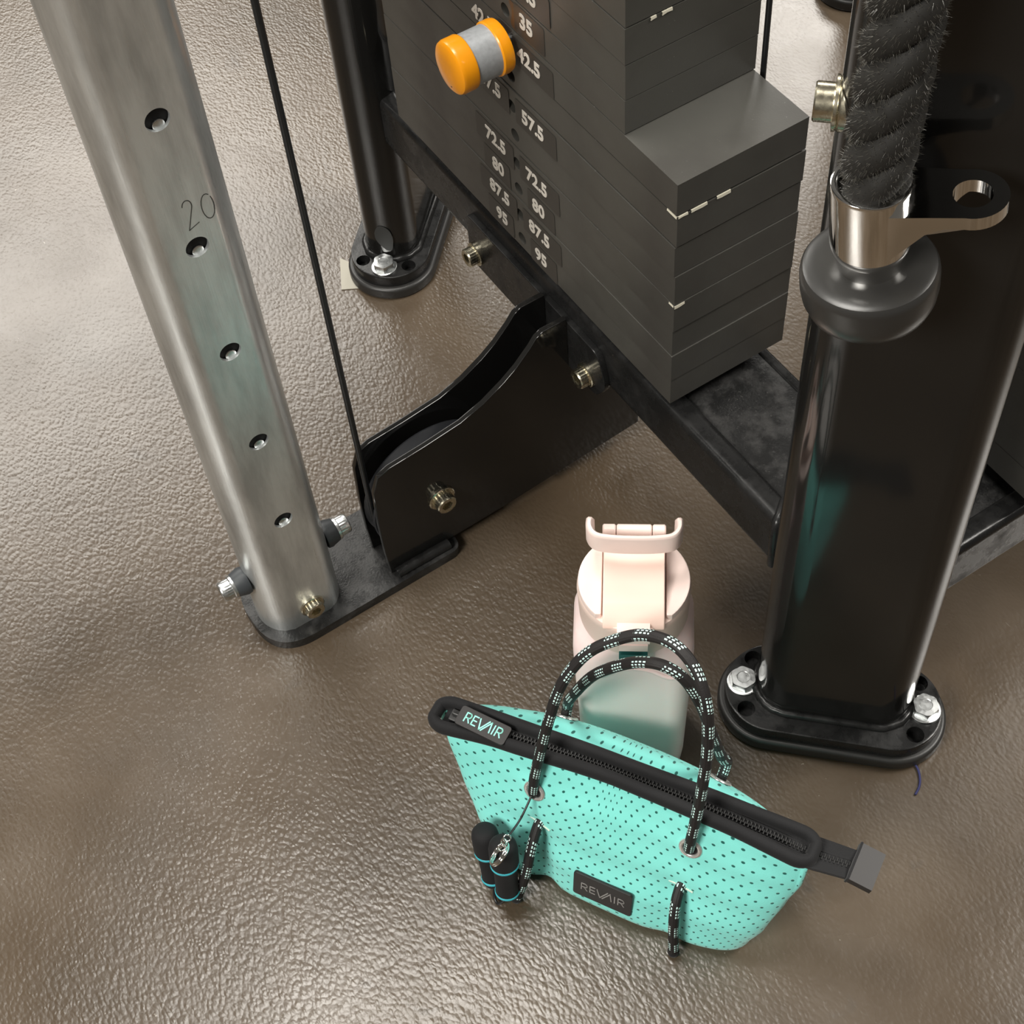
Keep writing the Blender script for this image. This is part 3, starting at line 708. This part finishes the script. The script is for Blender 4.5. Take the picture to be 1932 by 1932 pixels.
def fold(a, n, z, th):
    # dent of the cord hanging at the left, gentle waviness, and sag of the corner folds
    if math.sin(th) > 0.2:
        n -= 0.007 * math.exp(-((a + 0.062 - (0.10 - z) * 0.18) / 0.012) ** 2) * max(0, min(1, (0.105 - z) / 0.03))
        n -= 0.003 * math.exp(-((a - 0.068) / 0.013) ** 2) * max(0, min(1, (0.105 - z) / 0.03))
        n += 0.003 * math.exp(-((a + 0.03) / 0.06) ** 2 - ((z - 0.118) / 0.02) ** 2)
        n += 0.0016 * math.sin(a * 42 + z * 25) * min(1, z / 0.03)
    z2 = z + 0.010 * (1 - (a / 0.17) ** 2) * max(0, (z - 0.08) / 0.085)      # the handles lift the middle of the rim
    return n, z2
def bag_front(a, z):
    th = PI / 2
    lo, hi = 0.02, PI - 0.02
    for _ in range(40):
        mid = (lo + hi) / 2
        if ring_pt(mid, z)[0] > a: lo = mid
        else: hi = mid
    aa, n = ring_pt(mid, z); n, z2 = fold(aa, n, z, mid); return BG(aa, n, z2)
def bag_normal(a, z):
    p = bag_front(a, z); u = (bag_front(a + 0.004, z) - bag_front(a - 0.004, z)).normalized(); v = (bag_front(a, z + 0.004) - bag_front(a, z - 0.004)).normalized()
    return p, u, v, u.cross(v).normalized()
bag = empty('tote_bag', BG(0, 0, 0), 'mint green perforated neoprene mini tote bag with black zipped rim and cord handles', 'bag')
bm = bmesh.new(); NT = 160; NZ = 30; lay = bm.loops.layers.uv.new('UVMap'); rings = []
for j in range(NZ + 1):
    z = 0.1605 * j / NZ; r = []
    for i in range(NT):
        th = 2 * PI * i / NT; a, n = ring_pt(th, z); n, z2 = fold(a, n, z, th)
        r.append(bm.verts.new(BG(a, n, max(z2, 0.0005 + 0.0035 * 0))))
    rings.append(r)
us = []
for i in range(NT + 1):
    i0 = i % NT
    us.append(0 if i == 0 else us[-1] + (rings[15][i0].co - rings[15][i - 1].co).length)
for j in range(NZ):
    for i in range(NT):
        f = bm.faces.new((rings[j][i], rings[j][(i + 1) % NT], rings[j + 1][(i + 1) % NT], rings[j + 1][i]))
        for lp, (du, dj) in zip(f.loops, ((0, 0), (1, 0), (1, 1), (0, 1))): lp[lay].uv = (us[i + du], (j + dj) / NZ * 0.172)
f = bm.faces.new(list(reversed(rings[0])))
for lp in f.loops: lp[lay].uv = (0.001, 0.001)
body = finish('bag_body', bm, M['teal'], bag, 60)
def cn_at(a): return lerp([-0.160, -0.10, 0, 0.10, 0.160], [0.003, -0.001, -0.006, -0.008, -0.008], a)
def hw_at(a): return lerp([-0.160, -0.10, 0, 0.10, 0.160], [0.0125, 0.0100, 0.0080, 0.0100, 0.0125], a)
# rim: rolled black binding swept round the opening; flat zip tape inside
def rim_loop(th, off=0.0):
    a, n = ring_pt(th, 0.163); n, z2 = fold(a, n, 0.163, th); return a, n, z2
pts = [];
for i in range(120):
    a, n, z = rim_loop(2 * PI * i / 120); a *= (0.167 / 0.158 if a > 0 else 0.162 / 0.158)
    k = abs(a / (0.167 if a > 0 else 0.162))
    # keep the strip nearly parallel sided with round ends
    h0 = hw_at(a); hw = h0 * math.sqrt(max(0.0, 1 - max(0, (k - 0.92) / 0.09) ** 2.2)) if k > 0.92 else h0
    cn = cn_at(a)
    nn_ = cn + (hw if math.sin(2 * PI * i / 120) > 0 else -hw)
    pts.append(BG(a, nn_, z + 0.001))
bm = bmesh.new(); tube(bm, pts, 0.0056, n=14, closed=True, squash=(1.35, 0.92)); finish('rim_binding', bm, M['blackfab'], bag, 80)
# underside skirt of black between binding and teal, and the tape
def zt(a): return 0.163 + 0.010 * (1 - (a / 0.17) ** 2) * (0.083 / 0.085)
bm = bmesh.new(); prev = None
for i in range(61):
    a = -0.155 + 0.359 * i / 60; cn = cn_at(min(a, 0.172)) - max(0, a - 0.165) * 0.2
    hw = hw_at(a) if a < 0.14 else lerp([0.14, 0.160, 0.21], [0.0115, 0.0125, 0.0110], a)
    zz = (zt(a) if a < 0.16 else zt(0.16) - (a - 0.16) * 0.25) + (0.0015 if a > 0.15 else 0.0)
    row = [bm.verts.new(BG(a, cn + hw * s, zz + dz)) for s, dz in ((-1.12, 0.0012), (-0.3, -0.002), (0.3, -0.002), (1.12, 0.0012), (1.12, -0.0025), (-1.12, -0.0025))]
    if prev:
        for k in range(6): bm.faces.new((prev[k], prev[(k + 1) % 6], row[(k + 1) % 6], row[k]))
    else: bm.faces.new(row)
    prev = row
bm.faces.new(prev); finish('zip_tape', bm, M['tape'], bag, 40)
bm = bmesh.new()
for i in range(200):
    a = -0.125 + 0.322 * i / 199; cn = cn_at(min(a, 0.172)) - max(0, a - 0.165) * 0.2; zz = (zt(a) if a < 0.16 else zt(0.16) - (a - 0.16) * 0.25) - 0.001
    sgn = 1 if i % 2 else -1
    m = Matrix.Translation(BG(a, cn + sgn * 0.0011, zz)) @ Matrix.Rotation(math.atan2(ED.y, ED.x), 4, 'Z')
    box(bm, (-0.00055, -0.0017, -0.0005), (0.00055, 0.0017, 0.0014), m)
z_ = finish('zipper_teeth', bm, M['teeth'], bag, 0); z_['kind'] = 'stuff'
for sgn in (-1, 1):      # stitched ridges beside the teeth
    T_obj('zip_ridge', [BG(a, cn_at(min(a, 0.172)) - max(0, a - 0.165) * 0.2 + sgn * 0.0042, (zt(a) if a < 0.16 else zt(0.16) - (a - 0.16) * 0.25) - 0.0012) for a in [-0.15 + 0.347 * i / 60 for i in range(61)]], 0.0011, M['tape'], bag, n=6)
# folded tab at the end of the tape
mtab = Matrix.Translation(BG(0.2075, cn_at(0.172) - 0.009, 0.1545)) @ Matrix.Rotation(math.atan2(ED.y, ED.x) - 0.02, 4, 'Z') @ Matrix.Rotation(0.18, 4, 'Y')
bm = bmesh.new(); box(bm, (-0.0095, -0.0165, -0.0035), (0.0105, 0.0165, 0.0040)); bev(bm, 0.0016, 3); bmesh.ops.transform(bm, matrix=mtab, verts=bm.verts); tab = finish('zip_end_tab', bm, M['patch'], bag, 40)
bm = bmesh.new(); box(bm, (-0.0108, -0.0172, -0.0042), (-0.0088, 0.0172, 0.0047), mtab); bev(bm, 0.0006, 2); finish('tab_seam', bm, M['tape'], tab, 40)
# slider and pull tab
bm = bmesh.new(); ms = Matrix.Translation(BG(-0.142, cn_at(-0.142) + 0.0, zt(-0.142) + 0.004)) @ Matrix.Rotation(math.atan2(ED.y, ED.x), 4, 'Z')
box(bm, (-0.007, -0.0055, -0.003), (0.007, 0.0055, 0.0005), ms); box(bm, (-0.005, -0.0015, 0.0), (0.006, 0.0015, 0.0045), ms); bev(bm, 0.001, 2)
sl = finish('zip_slider', bm, M['teeth'], bag, 40)
T_obj('pull_loop', [ms @ Vector(p) for p in ((0.002, -0.003, 0.003), (0.008, -0.0048, 0.006), (0.013, -0.0048, 0.007), (0.014, 0, 0.007), (0.013, 0.0048, 0.007), (0.008, 0.0048, 0.006), (0.002, 0.003, 0.003))], 0.0011, M['teeth'], sl, n=8)
X = (ED * 0.998 + EN * 0.06).normalized(); Nn = (EN * 0.10 + Vector((0, 0, 1))).normalized(); Y = Nn.cross(X).normalized(); X = Y.cross(Nn)
pc = BG(-0.1165, 0.0045, 0.1785)
mP = Matrix(((X[0], Y[0], Nn[0], pc[0]), (X[1], Y[1], Nn[1], pc[1]), (X[2], Y[2], Nn[2], pc[2]), (0, 0, 0, 1)))
bm = bmesh.new(); prism(bm, rrect(0.0235, 0.0088, 0.0028, 5), -0.0012, 0.0014, mP); bev(bm, 0.0005, 2, 60); pull = finish('zip_pull', bm, M['patch'], bag, 40)
pull['label'] = 'black pull tab with mint lettering'
# lettering: R E V/ /\ I R in plain strokes, 1 unit high
def LET():
    out = []; x = 0.0
    def R(x): return [[(x, 0), (x, 1)], [(x, 1)] + arcp(x + 0.35, 0.73, 0.22, 0.27, 90, -90, 8) + [(x, 0.46)], [(x + 0.28, 0.46), (x + 0.58, 0)]]
    out += R(0.0)
    x = 0.85; out += [[(x + 0.48, 1), (x, 1), (x, 0), (x + 0.48, 0)], [(x, 0.5), (x + 0.44, 0.5)]]
    x = 1.55; out += [[(x, 1.0), (x + 0.30, -0.12), (x + 1.02, 1.12)]]
    out += [[(x + 0.52, -0.15), (x + 1.28, 1.12), (x + 1.42, 0.0)]]
    x = 3.28; out += [[(x, 0), (x, 1)]]
    out += R(3.62)
    return out
def logo(name, mtx, width, hgt, wd, mat, parent):
    bm = bmesh.new(); sx = width / 4.2; sy = hgt
    strokes(bm, [[((x - 2.1) * sx, (y - 0.5) * sy) for x, y in p] for p in LET()], mtx, wd, 0.0004); return finish(name, bm, mat, parent, 0)
logo('lettering', mP @ Matrix.Translation((0.0005, 0, 0.0014)), 0.034, 0.0080, 0.0011, M['mintprint'], pull)
# front patch
p, u, v, nn_ = bag_normal(0.0095, 0.043)
mPt = Matrix(((u[0], v[0], nn_[0], p[0]), (u[1], v[1], nn_[1], p[1]), (u[2], v[2], nn_[2], p[2]), (0, 0, 0, 1)))
bm = bmesh.new(); prism(bm, rrect(0.0275, 0.0185, 0.003, 5), -0.001, 0.0018, mPt); bev(bm, 0.0006, 2, 60); pt = finish('front_patch', bm, M['patch'], bag, 40)
pt['label'] = 'black rubber patch with grey lettering'
logo('lettering', mPt @ Matrix.Translation((0.0005, 0.0, 0.0018)), 0.040, 0.0105, 0.0009, M['greyprint'], pt)
# grommets
def grommet(p, n, r=0.0100):
    bm = bmesh.new(); m = axis_m(p, n)
    lathe(bm, [(r * 0.62, 0.0), (r * 0.64, 0.0012), (r * 0.8, 0.0019), (r * 0.97, 0.0014), (r * 1.02, 0.0)], 36, m, capa=False, capb=False)
    g = finish('grommet', bm, M['eyelet'], bag, 80)
    b2 = bmesh.new(); lathe(b2, [(r * 0.66, -0.0004), (r * 0.66, 0.0006)], 28, m); finish('grommet_hole', b2, M['hole'], g, 0)
    return g
def gp(a, z):
    p, u, v, n = bag_normal(a, z); grommet(p + n * 0.0002, n); return p, n
gl = gp(-0.0635, 0.128); gr = gp(0.0745, 0.133)
def back_pt(a, z):
    lo, hi = PI + 0.02, 2 * PI - 0.02
    for _ in range(40):
        mid = (lo + hi) / 2
        if ring_pt(mid, z)[0] < a: lo = mid
        else: hi = mid
    aa, n = ring_pt(mid, z); n, z2 = fold(aa, n, z, mid); return BG(aa, n, z2)
for a in (-0.066, 0.0745):
    p = back_pt(a, 0.133); u = back_pt(a + .004, .133) - back_pt(a - .004, .133); v = back_pt(a, .137) - back_pt(a, .129); n = v.cross(u).normalized(); grommet(p + n * 0.0002, n)
# handles (cord) in bag coordinates
CR = 0.0046
fh = [(-0.0640, 0.016, 0.120), (-0.0644, 0.0225, 0.1292), (-0.0632, 0.022, 0.150), (-0.061, 0.017, 0.1766), (-0.0533, 0.006, 0.24), (-0.0468, -0.008, 0.282), (-0.0323, -0.022, 0.3148), (-0.0128, -0.032, 0.334), (0.0083, -0.037, 0.3485), (0.0322, -0.034, 0.3569), (0.0521, -0.026, 0.3494), (0.0673, -0.014, 0.3252), (0.0742, -0.004, 0.2807), (0.0756, 0.006, 0.2236), (0.0752, 0.016, 0.175), (0.0740, 0.0195, 0.142), (0.0738, 0.012, 0.130)]
bh = [(-0.0665, -0.045, 0.135), (-0.0685, -0.056, 0.145), (-0.063, -0.047, 0.168), (-0.0565, -0.040, 0.1969), (-0.0349, -0.036, 0.255), (-0.0138, -0.034, 0.290), (0.0073, -0.033, 0.314), (0.0261, -0.033, 0.322), (0.0423, -0.034, 0.312), (0.056, -0.036, 0.279), (0.0665, -0.040, 0.2277), (0.0735, -0.050, 0.175), (0.0755, -0.058, 0.155), (0.0745, -0.048, 0.138)]
h1 = T_obj('cord_handle', spline([BG(*p) for p in fh], 7), CR, M['cord'], bag, n=14, uv=True); h1['label'] = 'front cord handle, the taller arch'
h2 = T_obj('cord_handle', spline([BG(*p) for p in bh], 7), CR, M['cord'], bag, n=14, uv=True); h2['label'] = 'rear cord handle, the lower arch'
def hang(a0, z0, pts, lab):
    p, u, v, n = bag_normal(a0, z0)
    path = [p - n * 0.004 + Vector((0, 0, 0.002)), p + n * 0.003, ] + [BG(*q) for q in pts]
    t = T_obj('cord_end', spline(path, 6), CR, M['cord'], bag, n=14, uv=True); t['label'] = lab
    e = path[-1]; d = (path[-1] - path[-2]).normalized()
    bm = bmesh.new(); lathe(bm, [(CR, -0.002), (CR * 1.15, 0.0), (CR * 1.1, 0.004), (CR * 0.5, 0.0062)], 16, axis_m(e, d)); finish('cord_tip', bm, M['blackfab'], t, 60)
    # slit in the neoprene with thin metal edge
    T_obj('slot_edge', [p + u * x + n * 0.0008 + v * (0.0010 * (1 - (x / 0.012) ** 2)) for x in (-0.011, -0.006, 0, 0.006, 0.011)], 0.0009, M['pale'], bag, n=8)
hang(0.0735, 0.086, [(0.0745, 0.0455, 0.078), (0.0770, 0.054, 0.050), (0.0795, 0.058, 0.020), (0.0800, 0.0585, 0.0085)], 'right hanging cord end')
hang(-0.0560, 0.092, [(-0.0560, 0.0480, 0.084), (-0.0560, 0.0600, 0.062), (-0.0585, 0.0670, 0.038), (-0.0640, 0.0710, 0.0085)], 'left hanging cord end')

# ------------------------------------------------------------------ water bottle
BC = Vector((0.281, -0.0475, 0)); FW = Vector((0.806, -0.5919, 0)); RT = Vector((0.5919, 0.806, 0))
mB = Matrix(((RT[0], -FW[0], 0, BC[0]), (RT[1], -FW[1], 0, BC[1]), (0, 0, 1, 0), (0, 0, 0, 1)))    # local x right, -y to the camera
bot = empty('water_bottle', BC, 'pale pink frosted water bottle with flip lid standing behind the mint bag', 'bottle')
bm = bmesh.new(); lv = [(0.0005, .040, .034, .014), (0.004, .0445, .0375, .016), (0.03, .0465, .039, .017), (0.10, .0480, .040, .018), (0.160, .0495, .0405, .019), (0.200, .0505, .041, .022), (0.214, .0500, .041, .026), (0.224, .0475, .041, .033), (0.2315, .0445, .0425, .041), (0.236, .0430, .0430, .0425)]
prev = None
for k, (z, hx, hy, r) in enumerate(lv):
    row = [bm.verts.new(mB @ Vector((x, y, z))) for x, y in rrect(hx, hy, r, 8)]
    if prev:
        L = len(row)
        for i in range(L): bm.faces.new((prev[i], prev[(i + 1) % L], row[(i + 1) % L], row[i]))
    else: bm.faces.new(list(reversed(row)))
    prev = row
bm.faces.new(prev); bb = finish('bottle_body', bm, M['bottle'], bot, 60)
# moulded facet ridges on the front of the body
for s in (-1, 1):
    T_obj('body_ridge', spline([mB @ Vector(p) for p in ((s * 0.0475, -0.026, 0.196), (s * 0.034, -0.0395, 0.186), (s * 0.014, -0.0408, 0.2), (s * 0.0, -0.041, 0.204))], 6), 0.0022, M['bottle'], bb, n=8)
# lid
bm = bmesh.new(); lathe(bm, [(0.0415, 0.230), (0.0445, 0.2315), (0.0450, 0.2340), (0.0460, 0.2620), (0.0462, 0.2670), (0.0450, 0.2700), (0.0410, 0.2712), (0.0300, 0.2705)], 72, mB); lid = finish('lid', bm, M['lidring'], bot, 40)
# raised side cheeks of the lid
for s in (-1, 1):
    out = [(s * 0.0255, y) for y in (-0.0335, 0.030)]
    arc = []
    for i in range(15):
        y = 0.030 - 0.0635 * i / 14; arc.append((s * math.sqrt(max(0.0452 ** 2 - y * y, 0.0)), y))
    bm = bmesh.new(); prism(bm, out + arc if s > 0 else out + arc, 0.268, 0.2765, mB); bev(bm, 0.0016, 2, 50); finish('lid_cheek', bm, M['lid2'], lid, 40)
# flip cap: sloped slab between the cheeks, curved down at the front
bm = bmesh.new(); sec = [(0.034, 0.296), (0.026, 0.300), (0.012, 0.2985), (-0.004, 0.291), (-0.018, 0.2845), (-0.026, 0.2825), (-0.034, 0.2795), (-0.0405, 0.2735), (-0.0425, 0.268), (-0.036, 0.266), (0.034, 0.266)]
MC = mB @ Matrix(((0, 0, 1, 0), (1, 0, 0, 0), (0, 1, 0, 0), (0, 0, 0, 1)))
prism(bm, sec, -0.0245, 0.0245, MC); bev(bm, 0.0012, 2, 45); fc = finish('flip_cap', bm, M['lid'], lid, 50)
# front curved skirt bits and latch
bm = bmesh.new(); box(bm, (-0.0130, -0.0500, 0.2590), (0.0130, -0.0400, 0.2745)); bev(bm, 0.0022, 3); bmesh.ops.transform(bm, matrix=mB, verts=bm.verts); lt = finish('latch', bm, M['lid2'], lid, 40)
bm = bmesh.new(); box(bm, (-0.0115, -0.0505, 0.2480), (0.0115, -0.0435, 0.2570)); bev(bm, 0.0014, 2); bmesh.ops.transform(bm, matrix=mB, verts=bm.verts); finish('latch_button', bm, M['lid2'], lid, 40)
bm = bmesh.new(); box(bm, (-0.0115, -0.0510, 0.2330), (0.0115, -0.0435, 0.2430)); bev(bm, 0.0012, 2); bmesh.ops.transform(bm, matrix=mB, verts=bm.verts); lk = finish('lock_slider', bm, M['dteal'], lid, 40); lk['label'] = 'dark green lock slider'
# hinge knuckles
for x0, x1 in ((-0.0255, -0.0150), (-0.0143, 0.0138), (0.0145, 0.0250)):
    bm = bmesh.new(); lathe(bm, [(0.0045, x0), (0.0055, x0 + 0.001), (0.0055, x1 - 0.001), (0.0045, x1)], 24, mB @ Matrix.Translation((0, 0.030, 0.3005)) @ Matrix.Rotation(PI / 2, 4, 'Y')); finish('hinge_knuckle', bm, M['lid2'], lid, 40)
for s in (-1, 1):
    bm = bmesh.new(); box(bm, (s * 0.021 - 0.0035, 0.022, 0.268), (s * 0.021 + 0.0035, 0.036, 0.300)); bev(bm, 0.001, 2); bmesh.ops.transform(bm, matrix=mB, verts=bm.verts); finish('hinge_post', bm, M['lid'], lid, 40)
# carry loop: flat strap, U shaped
bm = bmesh.new(); path = spline([(-0.0345, 0.030, 0.3080), (-0.0352, 0.024, 0.3170), (-0.0350, 0.014, 0.3200), (-0.030, 0.0070, 0.3200), (-0.018, 0.0045, 0.3200), (0.0, 0.0038, 0.3200), (0.018, 0.0045, 0.3200), (0.030, 0.0070, 0.3200), (0.0350, 0.014, 0.3200), (0.0352, 0.024, 0.3170), (0.0345, 0.030, 0.3080)], 6)
prev = None; L = len(path)
for i, p in enumerate(path):
    t = (path[min(i + 1, L - 1)] - path[max(i - 1, 0)]); t.z = 0; t.normalize(); nn_ = Vector((t.y, -t.x, 0)); w_ = 0.0028; hh = 0.0110
    row = [bm.verts.new(mB @ (p + nn_ * a + Vector((0, 0, b)))) for a, b in ((-w_, -hh * .8), (-w_, hh * .8), (-w_ * .4, hh), (w_ * .4, hh), (w_, hh * .8), (w_, -hh * .8), (w_ * .4, -hh), (-w_ * .4, -hh))]
    if prev:
        for k in range(8): bm.faces.new((prev[k], prev[(k + 1) % 8], row[(k + 1) % 8], row[k]))
    else: bm.faces.new(row)
    prev = row
bm.faces.new(prev); finish('carry_loop', bm, M['lid2'], lid, 50)

# ------------------------------------------------------------------ skipping rope handles hung from the bag
jr = empty('skipping_rope', BG(-0.08, 0.068, 0), 'two small black skipping rope handles with teal rings, clipped left of the mint bag', 'skipping rope')
def grip(top, bottom, r, rings):
    T_ = Vector(top); B_ = Vector(bottom); L = (B_ - T_).length; m = axis_m(T_, B_ - T_)
    bm = bmesh.new(); lathe(bm, [(r * 0.35, 0.0), (r * 0.75, 0.0012), (r * 0.97, 0.005), (r * 1.04, 0.010), (r * 1.05, L * 0.36), (r * 0.99, L * 0.40), (r * 0.86, L * 0.44), (r * 0.84, L * 0.7), (r * 0.86, L * 0.93), (r * 0.70, L * 0.985), (r * 0.3, L)], 36, m)
    g = finish('handle_grip', bm, M['foam'], jr, 60)
    for f in rings:
        bm = bmesh.new(); rr = r * (1.0 if f < 0.6 else 0.88); lathe(bm, [(rr, L * f), (rr * 1.05, L * f + 0.0006), (rr * 1.05, L * f + 0.0022), (rr, L * f + 0.003)], 36, m, capa=False, capb=False); finish('teal_ring', bm, M['tealring'], g, 60)
    return g
grip(BG(-0.0990, 0.054, 0.089), BG(-0.0855, 0.0710, 0.019), 0.0116, (0.385, 0.86))
grip(BG(-0.0765, 0.062, 0.100), BG(-0.0690, 0.0770, 0.024), 0.0121, (0.385, 0.90))
T_obj('hanging_loop', spline([gl[0] + gl[1] * 0.003, BG(-0.066, 0.045, 0.122), BG(-0.0680, 0.064, 0.124)], 6), 0.0010, M['cable'], jr, n=8)
cc = BG(-0.0720, 0.0765, 0.1110)
bm = bmesh.new(); m = axis_m(cc, Vector(R_) * 0.8 + Vector(D_) * 0.6 + Vector(F_) * 0.22)
tube(bm, [m @ Vector((0.0105 * math.cos(2 * PI * i / 36), 0.0105 * math.sin(2 * PI * i / 36), 0.0)) for i in range(36)], 0.0011, n=8, closed=True); tube(bm, [m @ Vector((0.0105 * math.cos(2 * PI * i / 36), 0.0105 * math.sin(2 * PI * i / 36), 0.0020)) for i in range(36)], 0.0011, n=8, closed=True)
finish('key_ring', bm, M['chrome'], jr, 60)
for d_ in (0.0, 0.004, 0.008):
    bm = bmesh.new(); m = axis_m(BG(-0.0685 - d_ * 0.2, 0.066 + d_, 0.1235 - d_ * 0.5), (ED * (0.5 if d_ != 0.004 else -0.2) + EN * 0.6 + Vector((0, 0, 0.5))))
    tube(bm, [m @ Vector((0.0032 * math.cos(2 * PI * i / 20), 0.0032 * math.sin(2 * PI * i / 20), 0)) for i in range(20)], 0.0007, n=8, closed=True); finish('chain_link', bm, M['chrome'], jr, 60)
T_obj('skipping_cord', spline([BG(-0.0855, 0.071, 0.020), BG(-0.083, 0.078, 0.008), BG(-0.077, 0.083, 0.006), BG(-0.0690, 0.080, 0.022)], 6), 0.0014, M['cable'], jr, n=8)

# ------------------------------------------------------------------ litter on the floor
bm = bmesh.new(); prism(bm, [(-0.424, 0.034), (-0.3965, 0.0475), (-0.3675, 0.0300), (-0.3790, 0.0105)], 0.0004, 0.0012); tag(finish('paper_scrap', bm, M['paper'], None, 0, origin=(-0.39, 0.03, 0)), 'cream paper scrap poking out from under the rear column foot', 'paper')
tag(T_obj('thread', [p for p in spline([(0.4490, 0.1475, 0.0015), (0.4590, 0.1465, 0.0016), (0.4680, 0.1415, 0.0015), (0.4740, 0.1350, 0.0017), (0.4775, 0.1275, 0.0015)], 6)], 0.0011, M['thread'], None, n=8), 'short dark blue thread on the floor beside the front column base', 'thread')
